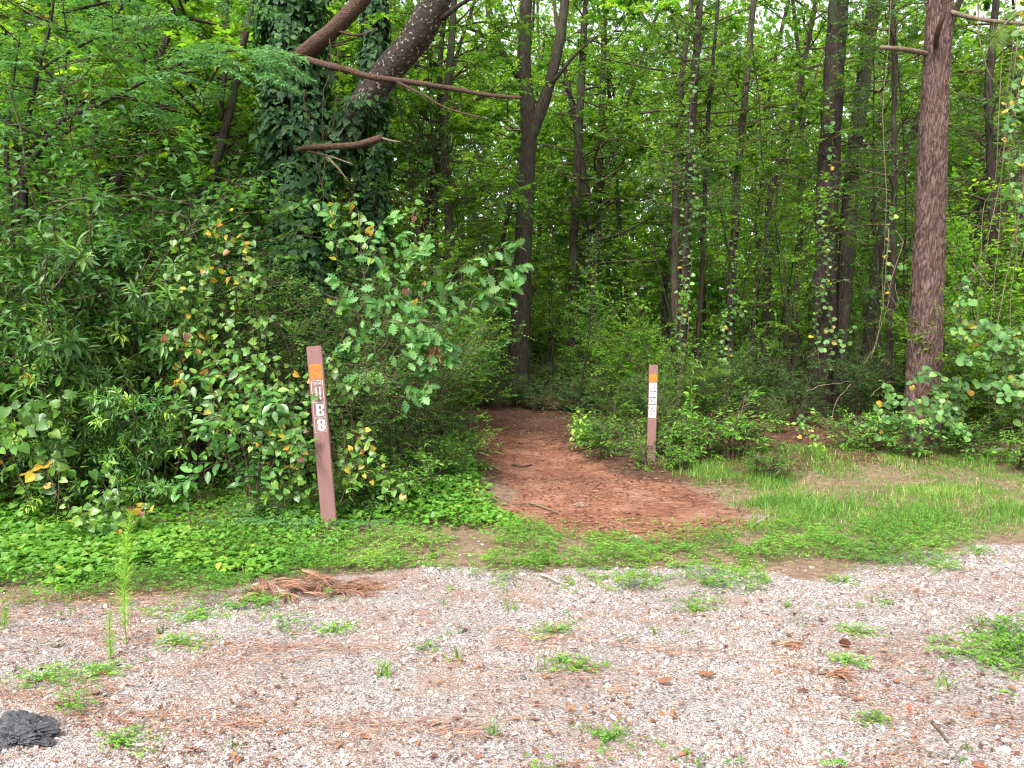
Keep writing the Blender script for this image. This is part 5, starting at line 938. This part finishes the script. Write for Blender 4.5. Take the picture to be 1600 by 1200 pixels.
# single fallen leaves, each where the photograph shows one
FL = [(345, 1003, 'l'), (90, 1012, 's'), (110, 1100, 'l'), (150, 1083, 's'), (265, 945, 's'), (315, 1170, 'l'), (425, 1145, 's'), (470, 1160, 's'), (560, 1145, 's'), (650, 1165, 's'), (670, 1140, 's'), (575, 1115, 's'), (530, 1160, 's'), (890, 1018, 'p'), (1030, 1072, 'l'), (1095, 1055, 'l'), (985, 1110, 's'), (1035, 1120, 's'), (1058, 1118, 's'), (900, 1122, 's'), (1015, 950, 's'), (930, 935, 's'), (870, 950, 's'), (1160, 985, 's'), (1225, 1054, 's'), (1290, 968, 'p'), (1345, 970, 's'), (1400, 960, 's'), (1415, 1100, 's'), (1395, 1020, 's'), (1410, 1068, 's'), (1380, 1165, 's'), (1430, 1118, 's'), (1530, 1190, 'l'), (1560, 1085, 's'), (1585, 1070, 's'), (815, 972, 's'), (745, 1050, 's'), (1190, 890, 'p'), (1010, 898, 'l'), (1300, 822, 's'), (1270, 770, 's'), (1010, 860, 's'), (450, 1095, 's'), (270, 1010, 's'), (50, 985, 's'), (705, 1130, 's'), (745, 1190, 's'), (1080, 1185, 's'), (1150, 1150, 's'), (1270, 1085, 'p'), (1340, 1095, 's'), (860, 1070, 's'), (1210, 1010, 's')]
rng = R_(860)
for i, (px, py, kd) in enumerate(FL):
    D = CAMZ * FPX / (py - 560.7) * .985; x = xat(px, D); s = {'l': .085, 's': .05, 'p': .06}[kd] * rng.uniform(.8, 1.2); t = {'l': .45, 's': .62, 'p': .15}[kd] + rng.normal(0, .12)
    g = Geo(); V, F = LEAF['oak' if kd == 'l' else 'ovate']; V = V.copy(); c_ = rng.uniform(.25, .9); V[:, 1] *= rng.uniform(.55, .9) if kd == 'l' else rng.uniform(.35, .6); V[:, 2] = c_ * (V[:, 1] ** 2) * 1.6 + rng.uniform(-.1, .5) * (V[:, 0] - .5) ** 2 + rng.normal(0, .02, len(V)); g.add(V * s, F, float(np.clip(t, 0, 1)), 0, True)
    o = put('fallen_leaf', g.mesh('fallen_leaf', M_dead), None, (x, D, float(H(x, D)) + .012)); o.rotation_euler = (float(rng.normal(0, .2)), float(rng.normal(0, .2)), float(rng.uniform(0, 6.28)))
    LM = [(18, 1142, 'asphalt lump'), (195, 1000, 'tall fennel weed'), (470, 945, 'heap of rusty needles'), (598, 1052, 'broad-bladed grass tuft'), (715, 1035, 'low flat grass tuft'), (768, 1152, 'small tuft at the bottom edge'), (846, 1058, 'slanting grass sprig'), (1028, 988, 'thin upright grass tuft'), (955, 1162, 'small bottom clover clump'), (1236, 940, 'yellowish rosette'), (1326, 1012, 'pine cone'), (1290, 1075, 'second needle fan'), (1480, 1155, 'short stick in the bottom corner'), (1530, 1030, 'green patch'), (992, 838, 'flat pale rock'), (1480, 885, 'clover at the top of the gravel'), (362, 1160, 'single grass sprig'), (1375, 1130, 'thin clover clump'), (1300, 800, 'edge of the grass')]
    lm = min(LM, key=lambda q: (q[0] - px) ** 2 + (q[1] - py) ** 2)[2]
    tag(o, {'l': 'large lobed rust-brown dead leaf near the ', 's': 'small curled orange-brown dead leaf near the ', 'p': 'dark purplish dead leaf near the '}[kd] + lm, 'leaf', {'l': 'large fallen leaves', 's': 'small fallen leaves', 'p': 'dark fallen leaves'}[kd])

# the fallen pine branch tip, a fan of rusty needles
def needle_bough(name, label, px, D, az0, L, bunches, seed, nl=.17, per=70, hgt=.05, wide=.16):
    rng = R_(seed); base = ground_pt(px, D); e = empty(name, base); tag(e, label, 'pine bough', 'fallen pine boughs'); d = np.array((math.cos(az0), math.sin(az0), 0)); sd = np.array((-d[1], d[0], 0))
    P = walk(rng, (0, 0, .02), d, L, 10, .08, 0); P[:, 2] = .012 + hgt * .5 * np.sin(np.linspace(0, 3.0, 11)); g = Geo(); v, f = tube(P[:5], np.linspace(.009, .005, 5), 6, rng, .05); g.add(v, f); put('stem', g.mesh('stem', M_dtwig), e)
    for j in range(bunches):
        t = .12 + .8 * rng.random(); c = d * L * t + sd * rng.normal(0, wide) * (1.1 - abs(t - .5)); c = c + (0, 0, hgt * rng.uniform(0, 1.2) * max(.15, 1 - abs(t - .5) * 1.6)); a = az0 + rng.normal(0, .75) - .2; n = per; aa = a + rng.normal(0, .26, n); B = c + rng.normal(0, .006, (n, 3))
        g = Geo(); v, f = straws(rng, B, nl, .0036, aa, .05, .05)
        dist = np.linalg.norm((v - c)[:, :2], axis=1); v[:, 2] += .03 * np.sin(np.clip(dist / nl, 0, 1) * 3.0) * rng.uniform(.2, 1) - np.maximum(0, dist - .05) * c[2] / nl * .9
        w = v + base; v[:, 2] = np.maximum(v[:, 2], H(w[:, 0], w[:, 1]) - base[2] + .006); g.add(v, f, np.repeat(np.clip(rng.normal(.45, .38, n), 0, 1), 5), 0, False); put('needle_tuft', g.mesh('needle_tuft', M_straw), e, kind='stuff')
needle_bough('pine_bough', 'heap of rusty pine needles on a fallen branch at the edge of the clover', 350, 4.95, .06, 1.02, 60, 871, .19, 26, .10, .13)
needle_bough('pine_bough', 'small fan of brown pine needles lying on the gravel', 1210, 4.05, -.25, .10, 3, 872, .15, 30, .012, .015)
needle_bough('pine_bough', 'second small fan of brown needles nearer the green patch', 1285, 3.66, -.15, .12, 4, 873, .14, 26, .012, .02)

# weeds in the gravel
def tuft(label, px, py, n, L, w, seed, tl=(.2, .8), lean=1.2):
    D = CAMZ * FPX / (py - 560.7) * .985; rng = R_(seed); base = ground_pt(px, D); e = empty('grass_tuft', base); tag(e, label, 'grass', 'weeds and tufts in the gravel'); P = rng.normal(0, .018, (n, 3)) * (1, 1, 0)
    for j in range(n):
        g = Geo(); v, f, m = blades(rng, P[j:j + 1], L * rng.uniform(.6, 1.1), w, lean, 4); g.add(v, f, float(rng.uniform(*tl)), 0, True); put('blade', g.mesh('blade', M_grass), e)
TUFTS = [('broad-bladed grass tuft in the open gravel below the needle heap', 598, 1052, 13, .17, .011), ('low flat grass tuft toward the middle of the gravel', 715, 1035, 9, .11, .012), ('small bright grass tuft at the bottom edge of the gravel', 768, 1152, 10, .09, .008), ('sprawling grass tuft just below the clover beside the bare strip', 800, 952, 12, .16, .008), ('yellowish rosette of blades in the gravel', 1236, 940, 12, .09, .011), ('thin upright grass tuft in the middle of the gravel', 1028, 988, 9, .13, .008), ('tiny grass tuft beside the thin upright one', 1074, 988, 10, .07, .007), ('thin single-stemmed grass sprig low in the gravel', 362, 1160, 4, .11, .009), ('slanting grass sprig near the clover speckled gravel', 846, 1058, 6, .14, .008), ('grass tuft with long blades in the green patch', 1490, 1070, 9, .16, .009), ('bright grass sprig by the fennel weed', 245, 985, 7, .08, .012), ('grass sprig beside the needle heap', 690, 945, 8, .1, .006), ('fine grass tuft above the green patch', 1510, 890, 9, .09, .007), ('small grass tuft in the sandy gravel by the bare strip', 880, 960, 5, .08, .007)]
for i, a in enumerate(TUFTS): tuft(*a, 880 + i)
def clover_clump(label, px, py, n, R, seed):
    D = CAMZ * FPX / (py - 560.7) * .985; rng = R_(seed); base = ground_pt(px, D); e = empty('clover_clump', base); tag(e, label, 'clover', 'clover clumps in the gravel'); n = int(n * .6); arm = rng.integers(0, 6, n); aa = arm * 1.05 + seed + rng.normal(0, .16, n); rr_ = R * rng.random(n) ** .7 * (.5 + _tab[seed & 255, arm] * 1.1); q_ = np.stack([np.cos(aa) * rr_ * 1.3, np.sin(aa) * rr_], 1) + rng.normal(0, R * .1, (n, 2)); h = rng.uniform(.004, .04, n) * np.exp(-(q_ ** 2).sum(1) / R ** 2 / 1.5) + .01
    b = np.stack([q_[:, 0], q_[:, 1], h], 1); az = rng.uniform(0, 6.28, n); nz = nrm(UP + rng.normal(0, .4, (n, 3))); As = []
    for j in range(3):
        a = az + j * 2.094; X, Z = frame(np.stack([np.cos(a), np.sin(a), rng.normal(.05, .2, n)], 1), nz); l = rng.uniform(.010, .019, n); As.append((b, X, Z, l, l * .5))
    g = Geo(); leaves(g, 'cheap', cat(*As), np.tile(rng.random(n), 3)); put('foliage', g.mesh('foliage', M_clover), e, kind='stuff'); g = Geo(); v, f = sticks(np.zeros((n, 3)), b, .0009, .0006); g.add(v, f); put('stem', g.mesh('stem', M_weed), e)
CL = [('clover clump at the edge of the gravel above the black lump', 55, 1062, 200, .15), ('clover clump at the foot of the shorter fennel weed', 150, 1050, 150, .12), ('clover clump low in the gravel beside the black lump', 180, 1155, 150, .1), ('clover trail in the sandy gravel below the needle heap', 275, 1000, 200, .16), ('clover clump between the fennel weed and the needle heap', 300, 965, 130, .12), ('sparse clover clump right of the slanting sprig', 905, 1052, 130, .11), ('small clover clump near the bottom edge in the middle', 955, 1162, 120, .1), ('clover clump between the tufts and the yellowish rosette', 1092, 950, 110, .1), ('clover clump beside the pine cone', 1350, 985, 120, .09), ('clover clump below the pine cone', 1330, 1040, 120, .08), ('thin clover clump below the second needle fan', 1375, 1130, 90, .06), ('sparse clover in the gravel under the bare strip', 870, 985, 140, .14), ('clover clump at the bottom of the needle heap', 520, 985, 130, .1), ('small clover clump above the green patch', 1320, 905, 110, .1), ('clover clump beside the slanting sprig', 880, 1040, 60, .06), ('clover clump along the top of the gravel at the edge of the picture', 1480, 885, 160, .16)]
for i, a in enumerate(CL): clover_clump(*a, 900 + i)

# broken asphalt, cone, wood
def lump(name, label, categ, px, py, size, mat, seed, t=.3, sub=4, amp=.3):
    import bmesh
    rng = R_(seed); D = CAMZ * FPX / (py - 560.7) * .985; bm = bmesh.new(); bmesh.ops.create_icosphere(bm, subdivisions=sub, radius=1.0)
    co = np.array([v.co[:] for v in bm.verts]); fa = np.array([[v.index for v in f.verts] for f in bm.faces]); bm.free()
    n1 = vnoise(co[:, 0] * 1.6 + co[:, 2] * .9, co[:, 1] * 1.6 + seed, 1, seed); n2 = vnoise(co[:, 0] * 5 + co[:, 2] * 3, co[:, 1] * 5, 1, seed + 2); n3 = vnoise(co[:, 0] * 14, co[:, 1] * 14 + co[:, 2] * 9, 1, seed + 4)
    n4 = vnoise(co[:, 0] * 31 + co[:, 2] * 17, co[:, 1] * 29 - co[:, 2] * 23, 1, seed + 6); r = 1 + amp * (n1 - .5) * 2 + .26 * (n2 - .5) * 2 + .11 * (n3 - .5) * 2 + .04 * (n4 - .5) * 2; co = co * r[:, None] * np.array(size); co[:, 2] = np.maximum(co[:, 2], -.3 * size[2]); g = Geo(); g.add(co, fa, np.clip(t + .5 * (n3 - .5) + .7 * (n4 - .5), 0, 1), 0, False)
    x = xat(px, D); return tag(put(name, g.mesh(name, mat), None, (x, D, float(H(x, D)) + .25 * size[2])), label, categ)
M_asphalt = tint_mat('asphalt', [(0, (.02, .02, .023)), (.4, (.05, .05, .056)), (.7, (.10, .10, .11)), (1, (.28, .27, .27))], .75, 160, .9, .4)
M_pale = tint_mat('pale_stone', [(0, (.17, .10, .065)), (1, (.34, .30, .27))], .85, 50, .5)
lump('asphalt_lump', 'dark lump of broken asphalt at the corner of the gravel', 'asphalt', 14, 1150, (.15, .10, .055), M_asphalt, 31, .35, 5, .45)
lump('pale_rock', 'flat pale rock at the edge of the clover beside the red clay', 'rock', 992, 838, (.075, .05, .03), M_pale, 32, .45)
lump('tan_rock', 'tan rock half buried where the clover meets the trail', 'rock', 908, 792, (.08, .05, .035), M_pale, 33, .1)
lump('white_stone', 'bright white stone in the sandy gravel near the fennel weed', 'stone', 218, 970, (.014, .012, .012), M_stone, 34, 1.0, 3)
lump('white_stone', 'largest white stone at the bottom of the gravel', 'stone', 1580, 1175, (.03, .018, .016), M_stone, 35, 1.0, 3)
lump('white_stone', 'rounded white stone in the middle of the gravel', 'stone', 952, 1078, (.016, .013, .012), M_stone, 36, .95, 3)
lump('white_stone', 'white stone beside the black lump in the gravel', 'stone', 268, 1182, (.022, .014, .012), M_stone, 37, .98, 3)
def stick(name, label, pts, w, mat, group=None, dz=.02):
    P = []
    for px, py in pts:
        D = CAMZ * FPX / (py - 560.7)
        for _ in range(12): x_ = xat(px, D); D = (CAMZ - float(H(x_, D))) * FPX / (py - 560.7)
        P.append(ground_pt(px, D, dz))
    P = smooth_line(P, 12); b = P[0].copy(); g = Geo(); v, f = tube(P - b, np.linspace(w[0], w[1], 12), 7, R_(int(pts[0][0])), .12); g.add(v, f); return tag(put(name, g.mesh(name, mat), None, b), label, 'stick', group)
M_palewood = bark_mat('bleached_wood', [(.3, (.22, .18, .14)), (.7, (.40, .35, .30))], (6, 6, 6), .5)
stick('bleached_log', 'pale bleached stick lying in the grass at the foot of the pine', [(1500, 718), (1535, 713), (1568, 708)], (.028, .032), M_palewood, None, .05)
stick('exposed_root', 'thin pale root exposed across the red clay trail', [(925, 768), (940, 756), (968, 750), (1000, 742)], (.009, .004), M_dtwig, None, .006)
stick('dark_root', 'dark root crossing the far part of the trail', [(800, 728), (815, 731), (830, 728)], (.02, .012), M_bark, None, .008)
stick('fallen_stick', 'brown stick lying where the clover begins beside the trail', [(828, 790), (850, 797), (872, 806)], (.014, .009), M_dtwig)
stick('fallen_stick', 'short brown stick in the gravel near the bottom corner', [(1468, 1140), (1480, 1155), (1492, 1172)], (.008, .004), M_dtwig, None, .008)
stick('fallen_stick', 'pale splinter of wood below the clover in the gravel', [(845, 905), (860, 910), (872, 918)], (.012, .008), M_palewood)
stick('fallen_stick', 'grey twig on the stony patch between clay and grass', [(1186, 822), (1196, 815), (1206, 808)], (.012, .007), M_palewood)
stick('fallen_stick', 'thin curved twig just below the clover band', [(1000, 925), (1012, 912), (1018, 898)], (.004, .003), M_dtwig)
# pine cone
def cone():
    rng = R_(950); D = CAMZ * FPX / (1012 - 560.7) * .985; base = ground_pt(1326, D); e = empty('pine_cone', base, 0, .8); tag(e, 'dark open pine cone lying on the gravel', 'pine cone'); ax = nrm(np.array((.35, -.9, .15))); A_ = nrm(np.cross(ax, UP)); B_ = np.cross(A_, ax)
    g = Geo(); v, f = tube(np.array([-ax * .035, ax * 0, ax * .035]) + (0, 0, .03), [.012, .016, .006], 6); g.add(v, f, .2); put('core', g.mesh('core', M_dead), e)
    for j in range(54):
        t = j / 54; a = j * 2.399; o = math.cos(a) * A_ + math.sin(a) * B_; r = .026 * math.sin(math.pi * (.18 + .75 * t)); p = ax * (.035 - .075 * t) * -1 + (0, 0, .03) + o * .008; X, Z = frame(o + ax * .35, ax - o * .2); V, F = LEAF['simple']; Y = np.cross(Z, X); l, w = r + .004, .014
        g = Geo(); g.add(p + V[:, :1] * l * X + V[:, 1:2] * w * Y + V[:, 2:] * l * Z, F, float(rng.uniform(.0, .5)), 0, False); put('scale', g.mesh('scale', M_dead), e)
cone()

# ------------------------------------------------------------------ the two trail posts
M_post = bark_mat('brown_plastic_post', [(.25, (.135, .068, .063)), (.5, (.175, .092, .086)), (.75, (.205, .115, .107))], (14, 14, .8), .12, .6, ((.14, .075, .062), 3.0, .6))
def flat_mat(name, c, rough=.5):
    return tint_mat(name, [(0, c), (1, c)], rough, 40, 0, .4)
M_orange = flat_mat('orange_sticker', (.43, .12, .005)); M_white = flat_mat('white_print', (.46, .445, .44)); M_brown = flat_mat('brown_sticker', (.15, .08, .068)); M_black = flat_mat('black_print', (.02, .02, .022))
def box_geo(x0, x1, y0, y1, z0, z1, bev=0.0):
    import bmesh
    bm = bmesh.new(); bmesh.ops.create_cube(bm, size=1.0)
    for v in bm.verts: v.co = ((x0 + x1) / 2 + v.co.x * (x1 - x0), (y0 + y1) / 2 + v.co.y * (y1 - y0), (z0 + z1) / 2 + v.co.z * (z1 - z0))
    if bev: bmesh.ops.bevel(bm, geom=list(bm.edges), offset=bev, segments=2, affect='EDGES')
    bmesh.ops.triangulate(bm, faces=list(bm.faces)); bm.verts.index_update(); co = [v.co[:] for v in bm.verts]; fa = [[v.index for v in f.verts] for f in bm.faces]; bm.free(); return np.array(co), np.array(fa)
def box(name, parent, mat, *a, bev=0.0, t=.5):
    g = Geo(); v, f = box_geo(*a, bev=bev); g.add(v, f, t, 0, False); return put(name, g.mesh(name, mat), parent)
def post(label, base_px, D, top_px, wid, dep, rz):
    base = at(base_px[0], base_px[1], D); base[2] = float(H(base[0], base[1])); top = at(top_px[0], top_px[1], D); ax = top - base; L = float(np.linalg.norm(ax))
    e = empty('trail_post', base); tag(e, label, 'post', 'trail marker posts'); e.rotation_euler = (Vector((0, 0, 1)).rotation_difference(Vector(ax)).to_matrix() @ Matrix.Rotation(rz, 3, 'Z')).to_euler()
    box('shaft', e, M_post, -wid / 2, wid / 2, -dep / 2, dep / 2, -.4, L, bev=.006); return e, L
eP, L = post('tall leaning brown trail post with white B and 8 stickers', (516, 828), 6.85, (491, 541), .134, .075, .14)
u = L / 287.; F0 = -.075 / 2
def zz(py): return L - (py - 541) * u
o = box('orange_sticker', eP, M_orange, -.052, .052, F0 - .0016, F0 - .0004, zz(593), zz(569))
for j, (a, w) in enumerate(((577.5, .045), (579.8, .07), (586, .08), (588.6, .06), (590.6, .078))): box('text_line', o, M_brown, -w / 2, w / 2, F0 - .0024, F0 - .0017, zz(a) - .0022, zz(a) + .0022)
i_ = box('info_sticker', eP, M_brown, -.052, .052, F0 - .0016, F0 - .0004, zz(628), zz(594.2))
def border(parent, z0, z1, w=.052, t=.0035):
    for a in ((-w, w, z0, z0 + t), (-w, w, z1 - t, z1), (-w, -w + t, z0 + t, z1 - t), (w - t, w, z0 + t, z1 - t)): box('border_line', parent, M_white, a[0], a[1], F0 - .0024, F0 - .0017, a[2], a[3])
border(i_, zz(628), zz(594.2)); rng = R_(970)
GLYPH = {'B': ['#######.', '########', '########', '###..###', '###..###', '###..###', '###..###', '#######.', '######..', '#######.', '###..###', '###..###', '###..###', '###..###', '########', '########', '#######.'],
         '8': ['..####..', '.######.', '########', '###..###', '###..###', '###..###', '###..###', '.######.', '..####..', '.######.', '###..###', '###..###', '###..###', '###..###', '########', '.######.', '..####..'],
         '?': ['.###.', '#...#', '....#', '...#.', '..#..', '.....', '..#..'], 'n': ['#.##.', '##..#', '#...#', '#...#', '#...#']}
def text(parent, ch, x, z, w, h, mat, y):
    """A block character, cut as one flat shape."""
    G = GLYPH[ch]; R_n, C_n = len(G), len(G[0]); V = []; F = []
    for r in range(R_n + 1):
        for c in range(C_n + 1): V.append((x + w * (c / C_n - .5), y, z + h * (.5 - r / R_n)))
    for r in range(R_n):
        for c in range(C_n):
            if G[r][c] == '#': a = r * (C_n + 1) + c; b = a + C_n + 1; F += [(a, b, b + 1), (a, b + 1, a + 1)]
    g = Geo(); g.add(V, F, .5, 0, False); return put('lettering', g.mesh('lettering', mat), parent)
for j in range(5):                                                     # the header word and the two upright words, too small to read
    a = -.036 + j * .017; box('print_mark', i_, M_white, a, a + .004, F0 - .0024, F0 - .0017, zz(601), zz(596.6)); box('print_mark', i_, M_white, a + .004, a + .011, F0 - .0024, F0 - .0017, zz(597.8 + (j % 2) * 1.6), zz(596.9 + (j % 2) * 1.6))
for j in range(6): box('print_mark', i_, M_white, -.018 - .005 * (j % 2), -.004, F0 - .0024, F0 - .0017, zz(606.6 + j * 2.3), zz(605 + j * 2.3))
for j in range(8): box('print_mark', i_, M_white, .012 + .004 * (j % 2), .026 + .003 * (j % 3 == 0), F0 - .0024, F0 - .0017, zz(606.4 + j * 2.5), zz(604.7 + j * 2.5))
for ch, z0, z1 in (('B', 651.2, 628.8), ('8', 674, 652)):
    s_ = box('letter_sticker' if ch == 'B' else 'number_sticker', eP, M_brown, -.052, .052, F0 - .0016, F0 - .0004, zz(z0), zz(z1)); border(s_, zz(z0), zz(z1), .052, .0022); text(s_, ch, .008, (zz(z0) + zz(z1)) / 2, .068, .108, M_white, F0 - .0026)
eP, L = post('shorter brown trail post with a white pictogram sticker by the trail', (1017, 700), 11.0, (1021, 570), .125, .08, -.10)
u = L / 130.; F0 = -.08 / 2
def zz(py): return L - (py - 570) * u
box('orange_sticker', eP, M_orange, -.056, .056, F0 - .002, F0 - .0004, zz(593.5), zz(582.5)); o = box('pictogram_sticker', eP, M_white, -.054, .054, F0 - .002, F0 - .0004, zz(641.5), zz(594.5))
rng = R_(980)
def mark(x0, x1, a, b): box('pictogram_mark', o, M_black, x0, x1, F0 - .003, F0 - .0021, zz(b), zz(a))
for row in (596, 605, 613.5, 623, 632):
    if row != 596: mark(-.045, -.004, row, row + 1.4); mark(.004, .044, row, row + 1.4)
    for j in range(5):
        x_ = rng.uniform(-.04, .03); y_ = row + rng.uniform(2, 6.2); w_ = rng.uniform(.006, .02); mark(x_, x_ + w_, y_, y_ + rng.uniform(.6, 1.5))
text(o, '?', -.035, zz(638), .022, .034, M_black, F0 - .0033); text(o, 'n', .035, zz(638), .022, .03, M_black, F0 - .0033)
